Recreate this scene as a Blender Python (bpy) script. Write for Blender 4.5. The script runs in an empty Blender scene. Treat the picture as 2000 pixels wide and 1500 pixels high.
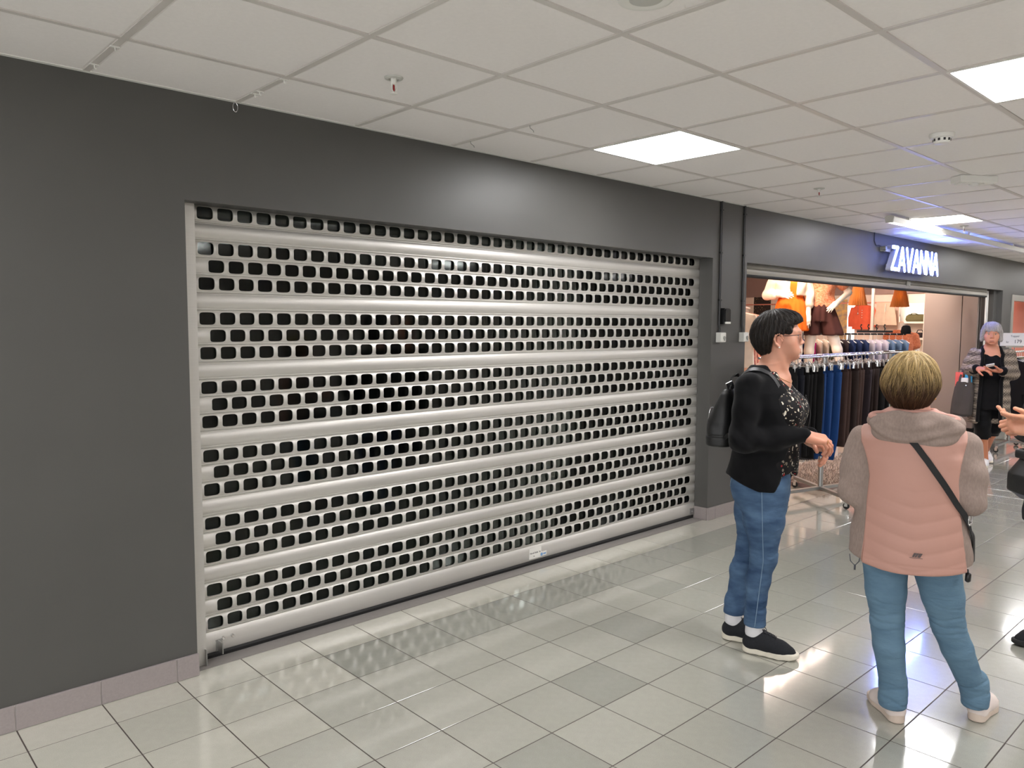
import bpy, bmesh, math, random
import numpy as np
from mathutils import Vector, Matrix
random.seed(7); np.random.seed(7)
SC = bpy.context.scene
COL = SC.collection
PI = math.pi

# ------------------------------------------------------------------ camera, world, exposure
CAM = (0.0, -3.375, 1.5588)
cam_data = bpy.data.cameras.new('camera')
cam_data.sensor_width = 36.0; cam_data.sensor_fit = 'HORIZONTAL'
cam_data.lens = 1504.78/2000*36.0
cam_data.clip_start = 0.05; cam_data.clip_end = 200
cam = bpy.data.objects.new('camera', cam_data); COL.objects.link(cam)
_r = (0.73234, -0.68093, 0.00397); _f = (0.67912, 0.72995, -0.07728); _u = (0.04972, 0.05929, 0.99700)
cam.matrix_world = Matrix(((_r[0], _u[0], -_f[0], CAM[0]), (_r[1], _u[1], -_f[1], CAM[1]), (_r[2], _u[2], -_f[2], CAM[2]), (0, 0, 0, 1)))
SC.camera = cam
world = bpy.data.worlds.new('mall_surroundings'); SC.world = world; world.use_nodes = True
world.node_tree.nodes['Background'].inputs[0].default_value = (0.97, 0.98, 1.0, 1)
world.node_tree.nodes['Background'].inputs[1].default_value = 1.9
SC.view_settings.view_transform = 'Standard'; SC.view_settings.look = 'None'
SC.view_settings.exposure = 0.5; SC.view_settings.gamma = 1.0
SC.view_settings.use_curve_mapping = False
SC.cycles.use_denoising = True
SC.cycles.max_bounces = 8; SC.cycles.diffuse_bounces = 4; SC.cycles.glossy_bounces = 4
SC.cycles.sample_clamp_indirect = 6.0
PANEL_POWER = 20.0          # emission of the LED ceiling panels
SHOP_SPOT = 56.0           # watts of each warm spot in the clothes shop

# ------------------------------------------------------------------ helpers
def lin(c):
    return c/12.92 if c <= 0.04045 else ((c+0.055)/1.055)**2.4
def rgb(r, g, b):
    return (lin(r/255), lin(g/255), lin(b/255), 1.0)

def mat(name, col, rough=0.5, metal=0.0, var=0.0, vscale=8.0, bump=0.0, bscale=200.0, spec=0.5, coat=0.0, sheen=0.0, col2=None, stretch=None):
    m = bpy.data.materials.new(name); m.use_nodes = True
    nt = m.node_tree; b = nt.nodes['Principled BSDF']
    b.inputs['Base Color'].default_value = col
    b.inputs['Roughness'].default_value = rough
    b.inputs['Metallic'].default_value = metal
    b.inputs['Specular IOR Level'].default_value = spec
    if coat: b.inputs['Coat Weight'].default_value = coat
    if sheen:
        b.inputs['Sheen Weight'].default_value = sheen; b.inputs['Sheen Roughness'].default_value = 0.5
    tc = nt.nodes.new('ShaderNodeTexCoord')
    src = tc.outputs['Object']
    if stretch:
        mp = nt.nodes.new('ShaderNodeMapping'); mp.inputs['Scale'].default_value = stretch
        nt.links.new(src, mp.inputs['Vector']); src = mp.outputs['Vector']
    if var or col2:
        n = nt.nodes.new('ShaderNodeTexNoise'); n.inputs['Scale'].default_value = vscale; n.inputs['Detail'].default_value = 4
        nt.links.new(src, n.inputs['Vector'])
        mx = nt.nodes.new('ShaderNodeMix'); mx.data_type = 'RGBA'
        if col2 is None:
            a = tuple(min(1, c*(1-var)) for c in col[:3])+(1,); d = tuple(min(1, c*(1+var)) for c in col[:3])+(1,)
        else: a, d = col, col2
        mx.inputs['A'].default_value = a; mx.inputs['B'].default_value = d
        rp = nt.nodes.new('ShaderNodeMapRange'); rp.inputs['From Min'].default_value = 0.3; rp.inputs['From Max'].default_value = 0.7
        nt.links.new(n.outputs['Fac'], rp.inputs['Value']); nt.links.new(rp.outputs['Result'], mx.inputs['Factor'])
        nt.links.new(mx.outputs['Result'], b.inputs['Base Color'])
    if bump:
        n2 = nt.nodes.new('ShaderNodeTexNoise'); n2.inputs['Scale'].default_value = bscale; n2.inputs['Detail'].default_value = 3
        nt.links.new(src, n2.inputs['Vector'])
        bp = nt.nodes.new('ShaderNodeBump'); bp.inputs['Strength'].default_value = bump; bp.inputs['Distance'].default_value = 0.002
        nt.links.new(n2.outputs['Fac'], bp.inputs['Height']); nt.links.new(bp.outputs['Normal'], b.inputs['Normal'])
    return m

def emit(name, col, strength):
    m = bpy.data.materials.new(name); m.use_nodes = True
    nt = m.node_tree; b = nt.nodes['Principled BSDF']
    b.inputs['Base Color'].default_value = (0.8, 0.8, 0.8, 1)
    b.inputs['Emission Color'].default_value = col; b.inputs['Emission Strength'].default_value = strength
    return m

class MB:
    """collects vertices and faces of one mesh"""
    def __init__(s): s.v = []; s.f = []
    def add(s, vs, fs):
        o = len(s.v); s.v += [tuple(p) for p in vs]; s.f += [tuple(i+o for i in f) for f in fs]; return s
    def box(s, x0, x1, y0, y1, z0, z1, bev=0.0):
        if bev <= 0:
            return s.add([(x0,y0,z0),(x1,y0,z0),(x1,y1,z0),(x0,y1,z0),(x0,y0,z1),(x1,y0,z1),(x1,y1,z1),(x0,y1,z1)],
                         [(0,3,2,1),(4,5,6,7),(0,1,5,4),(1,2,6,5),(2,3,7,6),(3,0,4,7)])
        bm = bmesh.new(); bmesh.ops.create_cube(bm, size=1.0)
        for v in bm.verts:
            v.co = Vector((x0+(v.co.x+.5)*(x1-x0), y0+(v.co.y+.5)*(y1-y0), z0+(v.co.z+.5)*(z1-z0)))
        bmesh.ops.bevel(bm, geom=list(bm.edges), offset=bev, segments=2, affect='EDGES', profile=0.6)
        bm.verts.index_update()
        s.add([v.co[:] for v in bm.verts], [[v.index for v in f.verts] for f in bm.faces]); bm.free(); return s
    def tube(s, pts, r, n=8, cap=True, closed=False):
        P = [Vector(p) for p in pts]; m = len(P)
        rs = r if isinstance(r, (list, tuple)) else [r]*m
        t0 = (P[1]-P[0]).normalized(); up = Vector((0,0,1)) if abs(t0.z) < 0.9 else Vector((1,0,0))
        nrm = t0.cross(up).normalized(); o = len(s.v)
        for i in range(m):
            if closed: t = (P[(i+1) % m]-P[i-1]).normalized()
            else: t = (P[min(i+1, m-1)]-P[max(i-1, 0)]).normalized()
            nrm = (nrm - t*nrm.dot(t)).normalized(); bi = t.cross(nrm)
            for k in range(n):
                a = 2*PI*k/n; s.v.append(tuple(P[i]+(nrm*math.cos(a)+bi*math.sin(a))*rs[i]))
        for i in range(m if closed else m-1):
            j = (i+1) % m
            for k in range(n):
                k2 = (k+1) % n; s.f.append((o+i*n+k, o+i*n+k2, o+j*n+k2, o+j*n+k))
        if cap and not closed:
            s.f.append(tuple(o+k for k in range(n))[::-1]); s.f.append(tuple(o+(m-1)*n+k for k in range(n)))
        return s
    def lathe(s, prof, c=(0,0,0), n=24, axis='z'):
        o = len(s.v); m = len(prof)
        for (r, z) in prof:
            for k in range(n):
                a = 2*PI*k/n; q = (r*math.cos(a), r*math.sin(a), z)
                if axis == 'y': q = (q[0], q[2], q[1])
                if axis == 'x': q = (q[2], q[0], q[1])
                s.v.append((c[0]+q[0], c[1]+q[1], c[2]+q[2]))
        for i in range(m-1):
            for k in range(n):
                k2 = (k+1) % n; s.f.append((o+i*n+k, o+i*n+k2, o+(i+1)*n+k2, o+(i+1)*n+k))
        s.f.append(tuple(o+k for k in range(n))[::-1]); s.f.append(tuple(o+(m-1)*n+k for k in range(n)))
        return s
    def grid(s, pts):
        """pts: rows of points"""
        o = len(s.v); R = len(pts); Cn = len(pts[0])
        for r in pts: s.v += [tuple(p) for p in r]
        for i in range(R-1):
            for j in range(Cn-1): s.f.append((o+i*Cn+j, o+i*Cn+j+1, o+(i+1)*Cn+j+1, o+(i+1)*Cn+j))
        return s
    def prism(s, outline, axis, a, b):
        """extrude a 2-D outline (list of 2-tuples) along axis from a to b"""
        n = len(outline); o = len(s.v)
        def P(q, h):
            return (h, q[0], q[1]) if axis == 'x' else ((q[0], h, q[1]) if axis == 'y' else (q[0], q[1], h))
        s.v += [P(q, a) for q in outline]+[P(q, b) for q in outline]
        s.f.append(tuple(range(o+n-1, o-1, -1))); s.f.append(tuple(range(o+n, o+2*n)))
        for k in range(n):
            k2 = (k+1) % n; s.f.append((o+k, o+k2, o+n+k2, o+n+k))
        return s
    def mesh(s, name, smooth=False, fix=True):
        me = bpy.data.meshes.new(name); me.from_pydata(s.v, [], s.f)
        if fix:
            bm = bmesh.new(); bm.from_mesh(me); bmesh.ops.recalc_face_normals(bm, faces=bm.faces); bm.to_mesh(me); bm.free()
        if smooth:
            me.shade_smooth()
            if smooth != 'all':
                try: me.set_sharp_from_angle(angle=math.radians(40))
                except Exception: pass
        return me

def link(name, me, m, parent=None, loc=(0,0,0), rz=0.0):
    o = bpy.data.objects.new(name, me); COL.objects.link(o)
    if m is not None and len(me.materials) == 0: me.materials.append(m)
    o.location = loc; o.rotation_euler = (0, 0, rz)
    if parent is not None: o.parent = parent
    return o
def obj(name, mb, m, parent=None, smooth=False, loc=(0,0,0), rz=0.0):
    return link(name, mb.mesh(name, smooth), m, parent, loc, rz)
def tag(o, label=None, cat=None, group=None, kind=None):
    if label: o['label'] = label
    if cat: o['category'] = cat
    if group: o['group'] = group
    if kind: o['kind'] = kind
    return o
def struct(o): o['kind'] = 'structure'; return o
def empty(name, loc=(0,0,0), rz=0.0):
    o = bpy.data.objects.new(name, None); COL.objects.link(o); o.location = loc; o.rotation_euler = (0,0,rz)
    o.empty_display_size = 0.05
    return o
def thing(name, label, cat, loc=(0,0,0), rz=0.0, group=None):
    return tag(empty(name, loc, rz), label, cat, group)
def copy_tree(o, parent=None):
    c = o.copy(); COL.objects.link(c)
    if parent is not None: c.parent = parent
    for ch in [x for x in bpy.data.objects if x.parent == o]: copy_tree(ch, c)
    return c

# ------------------------------------------------------------------ shared materials
M = {}
M['wall'] = mat('charcoal_wall_paint', rgb(80, 79, 77), 0.42, var=0.03, vscale=3, bump=0.10, bscale=350)
M['reveal'] = M['wall']
M['white_wall'] = mat('pale_wall_paint', rgb(214, 208, 200), 0.6, bump=0.05)
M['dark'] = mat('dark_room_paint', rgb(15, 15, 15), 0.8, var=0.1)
M['ceil_tile'] = mat('mineral_ceiling_tile', rgb(243, 239, 237), 0.9, var=0.015, vscale=60, bump=0.35, bscale=420)
M['tbar'] = mat('ceiling_grid_paint', rgb(212, 207, 202), 0.35, var=0.02)
M['white'] = mat('white_plastic', rgb(232, 231, 226), 0.4, var=0.01)
M['grey_plastic'] = mat('light_grey_plastic', rgb(196, 196, 190), 0.4, var=0.01)
M['black'] = mat('black_plastic', rgb(22, 22, 23), 0.35, var=0.05)
M['rubber'] = mat('black_rubber', rgb(30, 30, 31), 0.7, var=0.1)
M['alu'] = mat('brushed_aluminium', rgb(206, 203, 198), 0.46, 0.62, var=0.03, vscale=14, bump=0.03, bscale=90, stretch=(0.3, 4, 40))
M['chrome'] = mat('chrome', rgb(225, 225, 225), 0.12, 1.0, var=0.02)
M['steel'] = mat('satin_steel', rgb(170, 170, 168), 0.3, 0.9, var=0.05)
M['base_tile'] = mat('mauve_base_tile', rgb(150, 141, 140), 0.5, var=0.05, vscale=120, bump=0.1)
M['grout_light'] = mat('pale_grout', rgb(196, 190, 186), 0.9, var=0.05)
M['grout'] = mat('dark_floor_grout', rgb(72, 64, 60), 0.7, var=0.08, vscale=40)

# ------------------------------------------------------------------ floor
CH = 2.526                      # ceiling height
FX0, FY0, TS = 1.4486, -0.205, 0.30        # a floor joint crossing and the tile pitch
def floor_mat(name, base):
    m = mat(name, base, 0.16, var=0.03, vscale=30, bump=0.06, bscale=160, spec=0.6, coat=1.0)
    m.node_tree.nodes['Principled BSDF'].inputs['Coat Roughness'].default_value = .07
    nt = m.node_tree; b = nt.nodes['Principled BSDF']
    # fine speckle of the porcelain body, plus a tone that differs from tile to tile
    tc = nt.nodes.new('ShaderNodeTexCoord'); vo = nt.nodes.new('ShaderNodeTexNoise'); vo.inputs['Scale'].default_value = 420
    nt.links.new(tc.outputs['Object'], vo.inputs['Vector'])
    oi = nt.nodes.new('ShaderNodeObjectInfo')
    mr = nt.nodes.new('ShaderNodeMapRange'); mr.inputs['To Min'].default_value = 0.95; mr.inputs['To Max'].default_value = 1.05
    nt.links.new(oi.outputs['Random'], mr.inputs['Value'])
    mr2 = nt.nodes.new('ShaderNodeMapRange'); mr2.inputs['From Min'].default_value = 0.25; mr2.inputs['From Max'].default_value = 0.75
    mr2.inputs['To Min'].default_value = 0.86; mr2.inputs['To Max'].default_value = 1.14
    nt.links.new(vo.outputs['Fac'], mr2.inputs['Value'])
    mu = nt.nodes.new('ShaderNodeMath'); mu.operation = 'MULTIPLY'
    nt.links.new(mr.outputs['Result'], mu.inputs[0]); nt.links.new(mr2.outputs['Result'], mu.inputs[1])
    old = b.inputs['Base Color'].links[0].from_socket
    vm = nt.nodes.new('ShaderNodeVectorMath'); vm.operation = 'SCALE'
    nt.links.new(old, vm.inputs[0]); nt.links.new(mu.outputs[0], vm.inputs['Scale'])
    nt.links.new(vm.outputs[0], b.inputs['Base Color'])
    return m
M['tile_light'] = floor_mat('pale_porcelain_tile', rgb(190, 188, 176))
M['tile_mid'] = floor_mat('grey_porcelain_tile', rgb(174, 173, 163))
M['tile_dark'] = floor_mat('darker_porcelain_tile', rgb(160, 160, 151))
fl = struct(obj('floor', MB().box(-5, 30, -9, 9, -0.12, -0.0010), M['grout']))
def tile_mesh(name, m, g=0.0045, hh=0.0):
    a = TS/2-g/2; e = 0.0008
    mb = MB(); mb.v = [(-a,-a,-.003),(a,-a,-.003),(a,a,-.003),(-a,a,-.003),(-a,-a,-e),(a,-a,-e),(a,a,-e),(-a,a,-e),(-a+e,-a+e,0),(a-e,-a+e,0),(a-e,a-e,0),(-a+e,a-e,0)]
    mb.f = [(0,1,5,4),(1,2,6,5),(2,3,7,6),(3,0,4,7),(4,5,9,8),(5,6,10,9),(6,7,11,10),(7,4,8,11),(8,9,10,11)]
    me = mb.mesh(name); me.materials.append(m); return me
TM = {k: tile_mesh('floor_tile_'+k, M['tile_'+k]) for k in ('light', 'mid', 'dark')}
def tile_kind(i, row):
    if row < 1 or i < 2-row: return 'light'
    return 'dark' if row == 1 or (i*7+row*3) % 11 == 0 else 'mid'
_R3 = np.array([_r, _f, _u])
def seen(P, margin=60):
    q = _R3 @ (np.array(P)-np.array(CAM))
    if q[1] < 0.2: return None
    u = 1000+1504.78*q[0]/q[1]; v = 750-1504.78*q[2]/q[1]
    return q[1] if (-margin < u < 2000+margin and -margin < v < 1500+margin) else None
cells = []
for i in range(-21, 92):
    for row in range(-28, 29):
        x = FX0+(i+.5)*TS; y = FY0-(row-.5)*TS
        if y > -0.0 and not (5.9 < x < 14.5): continue
        if y > 0.16 and not x > 5.9: continue
        d = seen((x, y, 0))
        cells.append((d if d else 99+abs(x), i, row, x, y))
cells.sort()
rest = {'light': MB(), 'mid': MB(), 'dark': MB()}
for k, (d, i, row, x, y) in enumerate(cells):
    kind = tile_kind(i, row)
    if k < 300 and d < 90: link('floor_tile', TM[kind], None, fl, (x, y, 0))
    else:
        a = TS/2-.00225; rest[kind].add([(x-a,y-a,0),(x+a,y-a,0),(x+a,y+a,0),(x-a,y+a,0),(x-a,y-a,-.003),(x+a,y-a,-.003),(x+a,y+a,-.003),(x-a,y+a,-.003)],
                                          [(0,1,2,3),(4,5,1,0),(5,6,2,1),(6,7,3,2),(7,4,0,3)])
for kind, mb in rest.items(): tag(obj('far_floor_tiles', mb, M['tile_'+kind], fl), kind='stuff')

# ------------------------------------------------------------------ ceiling: tiles lying in a T-bar grid
CX0, CY0, CS = 0.874, 0.1215, 0.60
ce = struct(obj('ceiling', MB().box(-5, 30, -9, 0.3, CH+0.06, CH+0.16), M['white_wall']))
tb = MB(); bw = 0.012
for i in range(-9, 49):
    x = CX0+i*CS; tb.box(x-bw, x+bw, -9, 0.0, CH-0.001, CH+0.008)
for j in range(1, 16):
    y = CY0-j*CS; tb.box(-5, 30, y-bw, y+bw, CH-0.0005, CH+0.0085)
obj('ceiling_grid', tb, M['tbar'], ce)
obj('edge_angle', MB().box(-5, 30, -0.022, 0.0, CH-0.0015, CH+0.006), M['white'], ce)
def ctile(w, h):
    mb = MB(); a, b2 = w/2, h/2; e = .008
    mb.box(-a, a, -b2, b2, .004, .018)
    mb.add([(-a+bw+.002,-b2+bw+.002,.0045),(a-bw-.002,-b2+bw+.002,.0045),(a-bw-.002,b2-bw-.002,.0045),(-a+bw+.002,b2-bw-.002,.0045),
            (-a+bw+e,-b2+bw+e,.0012),(a-bw-e,-b2+bw+e,.0012),(a-bw-e,b2-bw-e,.0012),(-a+bw+e,b2-bw-e,.0012)],
           [(0,1,5,4),(1,2,6,5),(2,3,7,6),(3,0,4,7),(4,5,6,7)])
    me = mb.mesh('ceiling_tile'); me.materials.append(M['ceil_tile']); return me
CT = ctile(.598, .598); CTW = ctile(.598, .476)
LIGHTS = [(i, j) for i in (-3, 4, 11, 18, 25, 32, 39) for j in (1, 4, 7, 10)]
ct_cells = []
for i in range(-9, 48):
    for j in range(0, 15):
        if (i, j) in LIGHTS: continue
        x = CX0+(i+.5)*CS; y = (-0.0005-.4785/2) if j == 0 else CY0-(j+.5)*CS
        d = seen((x, y, CH), 120); ct_cells.append((d if d else 99+abs(x), i, j, x, y))
ct_cells.sort(); far_ct = MB()
for k, (d, i, j, x, y) in enumerate(ct_cells):
    if k < 300 and d < 90: link('ceiling_tile', CTW if j == 0 else CT, None, ce, (x, y, CH))
    else:
        hx, hy = .285, (.225 if j == 0 else .285); far_ct.box(x-hx, x+hx, y-hy, y+hy, CH+.0012, CH+.018)
tag(obj('far_ceiling_tiles', far_ct, M['ceil_tile'], ce), kind='stuff')
M['panel'] = emit('led_panel_diffuser', (1.0, 0.985, 0.985, 1), PANEL_POWER)
pf = MB()
for a, b2, c, d in ((-.295,.295,-.295,-.284),(-.295,.295,.284,.295),(-.295,-.284,-.284,.284),(.284,.295,-.284,.284)): pf.box(a,b2,c,d,-.003,.02)
PF = pf.mesh('panel_frame'); PF.materials.append(M['white'])
PD = MB().box(-.284,.284,-.284,.284,.002,.012).mesh('panel_diffuser'); PD.materials.append(M['panel'])
PLABEL = {(4,1): 'square LED ceiling panel above the right part of the roller shutter', (4,4): 'square LED ceiling panel cut by the right picture edge at the top',
          (11,1): 'square LED ceiling panel above the long batten near the shop sign'}
for (i, j) in LIGHTS:
    t = thing('ceiling_light', PLABEL.get((i, j), 'square LED ceiling panel outside the picture'), 'ceiling light', (CX0+(i+.5)*CS, CY0-(j+.5)*CS, CH), 0, 'square LED ceiling panels')
    link('panel_frame', PF, None, t); link('diffuser', PD, None, t)

# ------------------------------------------------------------------ front wall with the two openings
LZ = 2.08                       # lintel height
OX0, OX1 = 1.24, 5.275          # shuttered opening
ZX0, ZX1 = 5.78, 12.82          # clothes-shop opening
NX0 = 13.27
WT = 0.12
w = MB()
w.box(-5, OX0, 0, .30, 0, CH+.05)
w.box(OX0, OX1, 0, WT, LZ, CH+.05)
w.box(OX0, OX1, WT+.20, .42, LZ-.02, CH+.05)
w.box(OX1, ZX0, 0, WT, 0, CH+.05); w.box(OX1+.06, ZX0, WT, .30, 0, CH+.05)
w.box(ZX0, ZX1, 0, .07, LZ-.005, CH+.05); w.box(ZX0, ZX1, .21, .3, LZ-.005, CH+.05)
w.box(ZX1, NX0, 0, .30, 0, CH+.05)
w.box(NX0, 30, 0, .30, LZ-.045, CH+.05)
wf = struct(obj('wall_front', w, M['wall']))

# tiled skirting, one object per tile
bb = struct(obj('baseboard_front', MB().box(-5, OX0+.002, -.009, 0.0, 0, .098).box(OX1-.002, ZX0, -.009, 0.0, 0, .098), M['grout_light']))
def base_piece(x0, x1):
    obj('skirting_tile', MB().box(x0+.0015, x1-.0015, -.013, -.001, .002, .1, .0015), M['base_tile'], bb)
xs = [-8+.3*k for k in range(0)]
edges = [0.846-.30*k for k in range(0, 20)][::-1]
edges += [1.1475, OX0+.004]
for a, b2 in zip(edges[:-1], edges[1:]): base_piece(a, b2)
base_piece(OX1-.004, OX1+.10); base_piece(OX1+.10, OX1+.40); base_piece(OX1+.40, ZX0)
obj('skirting_tile', MB().box(OX1-.013, OX1-.001, .0, WT, .002, .1, .0015), M['base_tile'], bb)

# ------------------------------------------------------------------ roller shutter
sh = thing('roller_shutter', 'closed aluminium roller shutter with rows of rounded see-through holes', 'shutter', ((OX0+OX1)/2, .14, 0))
SY = 0.133; PITCH = 0.0785; SZ0 = 0.125; HP = 0.09268; HX = 1.372
SX0, SX1 = 1.262, 5.33
prof = [(0,0),(.0016,.0035),(.0052,.0045),(.0066,.0018),(.0085,.0015),(.0105,.0042),(.020,.0085),(.030,.0112),(.041,.0122),(.052,.0112),(.062,.0085),(.0715,.0042),(.0735,.0018),(.0755,.0015),(.0765,.0034),(.0785,.001)]
pz = np.array([p[0] for p in prof]); pd = np.array([p[1] for p in prof])
def pdep(z): return float(np.interp(z, pz, pd))
ox = (OX0+OX1)/2
def slat_solid():
    mb = MB(); xs = [SX0-ox, SX1-ox]
    mb.grid([[(x, SY-.14-d, z) for x in xs] for z, d in prof]); return mb
def slat_holes(first, n):
    mb = MB(); zb, zt = .0105, .0715; hc, hw, hh = .041, .0366, .0282
    lo = [p for p in prof if p[0] <= zb+1e-9]; hi = [p for p in prof if p[0] >= zt-1e-9]
    ux0 = first-HP/2; ux1 = first+(n-.5)*HP
    bx = [SX0]+[ux0+HP*k for k in range(n+1)]+[SX1]
    mids = [(z, d) for z, d in prof if zb-1e-9 <= z <= zt+1e-9]
    mb.grid([[(x-ox, SY-.14-d, z) for x in (SX0, SX1)] for z, d in lo])
    mb.grid([[(x-ox, SY-.14-d, z) for x in (SX0, SX1)] for z, d in hi])
    for a, b2 in ((SX0, ux0), (ux1, SX1)):
        if b2 > a: mb.grid([[(x-ox, SY-.14-d, z) for x in (a, b2)] for z, d in mids])
    N = 40
    ang = [2*PI*k/N for k in range(N)]
    sq = []; se = []
    for a in ang:
        c, s = math.cos(a), math.sin(a); m = max(abs(c), abs(s)); sq.append((c/m*HP/2, s/m*(zt-zb)/2))
        ex = 2/4.6; se.append((math.copysign(abs(c)**ex, c)*hw, math.copysign(abs(s)**ex, s)*hh))
    for k in range(n):
        cx = first+HP*k-ox; o = len(mb.v)
        for t in (0, .12, .5, 1):
            for q, e in zip(sq, se):
                x = e[0]*(1-t)+q[0]*t; z = hc+e[1]*(1-t)+q[1]*t
                rim = .0006 if t == 0 else (.0008 if t == .12 else 0)
                mb.v.append((cx+x, SY-.14-pdep(z)-rim, z))
        for e in se: mb.v.append((cx+e[0]*.99, SY-.14-pdep(hc+e[1]*.99)+.0035, hc+e[1]*.99))
        for a, b2 in ((0, 1), (1, 2), (2, 3), (4, 0)):
            for i in range(N):
                i2 = (i+1) % N; mb.f.append((o+a*N+i, o+a*N+i2, o+b2*N+i2, o+b2*N+i))
        # straight corner bits between the square ring and the strip are shared edges already
    return mb
ME_S = slat_solid().mesh('slat', 'x', False); ME_H = slat_holes(HX, 42).mesh('slat_holes', 'x', False); ME_O = slat_holes(HX+HP/2, 41).mesh('slat_holes_offset', 'x', False)
for me in (ME_S, ME_H, ME_O): me.materials.append(M['alu'])
M['pane'] = bpy.data.materials.new('clear_polycarbonate'); M['pane'].use_nodes = True
nt = M['pane'].node_tree; nt.nodes.clear()
out = nt.nodes.new('ShaderNodeOutputMaterial'); mix = nt.nodes.new('ShaderNodeMixShader'); tr = nt.nodes.new('ShaderNodeBsdfTransparent'); gl = nt.nodes.new('ShaderNodeBsdfGlossy'); fr = nt.nodes.new('ShaderNodeFresnel')
tr.inputs[0].default_value = (.80, .86, .83, 1); gl.inputs['Roughness'].default_value = .06; fr.inputs['IOR'].default_value = 1.36
nt.links.new(fr.outputs[0], mix.inputs[0]); nt.links.new(tr.outputs[0], mix.inputs[1]); nt.links.new(gl.outputs[0], mix.inputs[2]); nt.links.new(mix.outputs[0], out.inputs[0])
ME_P = MB().box(SX0+.03-ox, SX1-.03-ox, SY-.14+.0045, SY-.14+.0065, .0115, .0705).mesh('window_strip'); ME_P.materials.append(M['pane'])
rows = 'HOH S HOH S HOH S HOH S HOH S HOH S H S'.replace(' ', '')   # from the bottom bar up
for k, c in enumerate(rows):
    sl = link('slat', {'S': ME_S, 'H': ME_H, 'O': ME_O}[c], None, sh, (0, 0, SZ0+k*PITCH))
    if c != 'S': link('window_strip', ME_P, None, sl)
bar = MB(); bp = [(0,.028),(-.012,.030),(-.016,.040),(-.017,.075),(-.013,.108),(-.006,.121),(-.004,.125),(.012,.125),(.012,.028)]
bar.prism([(SY-.14+a, z) for a, z in bp], 'x', SX0-ox, SX1-ox)
bo = obj('bottom_bar', bar, M['alu'], sh, 'x')
obj('rubber_seal', MB().prism([(SY-.152, .029), (SY-.156, .018), (SY-.150, .002), (SY-.132, .002), (SY-.130, .029)], 'x', SX0-ox, SX1-ox), M['rubber'], sh)
gx0 = OX0-.0; 
gr = MB().box(1.232-ox, 1.3085-ox, .075-.14, .115-.14, .0, 2.095).box(1.232-ox, 1.252-ox, .115-.14, .165-.14, 0, 2.095)
obj('guide_rail', gr, M['alu'], sh)
hasp = MB().box(1.378-ox, 1.384-ox, -.075, -.022, .030, .082, .002).tube([(1.381-ox,-.052,.04),(1.381-ox,-.064,.054),(1.381-ox,-.052,.068)], .003, 6)
hasp.box(1.368-ox, 1.400-ox, -.024, -.019, .030, .085, .001)
obj('hasp', hasp, M['steel'], bo, 'x')
obj('hasp', MB().box(1.300-ox, 1.305-ox, -.085, -.03, .0, .075, .002).box(1.296-ox, 1.318-ox, -.05, -.03, .02, .06, .002), M['steel'], bo)
for x, z in ((1.402, .088), (1.447, .088)):
    obj('bolt', MB().lathe([(.0002,-.0355),(.006,-.034),(.0085,-.030),(.0085,-.020),(.010,-.019),(.010,-.015)], (x-ox, 0, z), 14, 'y'), M['chrome'], bo, 'x')
obj('lock_plate', MB().box(5.205-ox, 5.272-ox, -.03, -.018, .032, .085, .002).lathe([(.008,-.038),(.008,-.03)], (5.235-ox,0,.06), 12,'y'), M['steel'], bo)
# stickers on the bottom bar
M['paper'] = mat('white_sticker_paper', rgb(236, 234, 228), 0.6, var=0.01)
M['ink'] = mat('black_print', rgb(40, 40, 44), 0.7, var=0.02)
M['blue_print'] = mat('blue_sticker', rgb(120, 160, 205), 0.5, var=0.05)
st = obj('sticker', MB().box(3.405-ox, 3.515-ox, -.0255, -.0238, .042, .112), M['paper'], bo)
def text_mesh(txt, size, loc, rot, depth=0.0004, m=None, parent=None, name='print', align='CENTER', xs=1.0):
    cu = bpy.data.curves.new(name, 'FONT'); cu.body = txt; cu.size = size; cu.extrude = depth; cu.align_x = align; cu.align_y = 'CENTER'
    tmp = bpy.data.objects.new('tmp', cu); COL.objects.link(tmp)
    dg = bpy.context.evaluated_depsgraph_get(); dg.update()
    me = bpy.data.meshes.new_from_object(tmp.evaluated_get(dg)); bpy.data.objects.remove(tmp)
    me.transform(Matrix.Diagonal((xs, 1, 1, 1)))
    o = link(name, me, m, parent, loc); o.rotation_euler = rot; return o
text_mesh('Norsk Rulle  As', .0150, (3.46-ox, -.0258, .079), (PI/2, 0, 0), m=M['ink'], parent=st)
text_mesh('18', .0120, (3.447-ox, -.0258, .057), (PI/2, 0, 0), m=M['ink'], parent=st)
s2 = obj('sticker', MB().box(3.503-ox, 3.562-ox, -.0275, -.0258, .046, .074), M['paper'], bo)
obj('print', MB().lathe([(.011,-.0279),(.011,-.0276)], (3.516-ox,0,.058), 16, 'y').box(3.53-ox, 3.556-ox, -.0279, -.0276, .054, .064), M['blue_print'], s2)
# threshold strip between the tiles and the shutter
struct(obj('trim_1', MB().box(OX0, OX1, .035, .20, -.003, .0015).box(OX0, OX1, .028, .032, -.003, .0015), mat('grey_threshold', rgb(134, 129, 126), .5, var=.05, vscale=30)))
# the dark empty unit behind the shutter
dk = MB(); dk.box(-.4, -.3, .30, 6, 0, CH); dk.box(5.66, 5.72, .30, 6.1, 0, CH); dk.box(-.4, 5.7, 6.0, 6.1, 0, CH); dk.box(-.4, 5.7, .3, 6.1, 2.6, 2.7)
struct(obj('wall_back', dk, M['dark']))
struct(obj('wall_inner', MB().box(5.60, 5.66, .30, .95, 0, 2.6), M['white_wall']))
struct(obj('floor_unit', MB().box(-.4, 5.7, .21, 6.1, -.003, .001), M['dark']))
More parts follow.
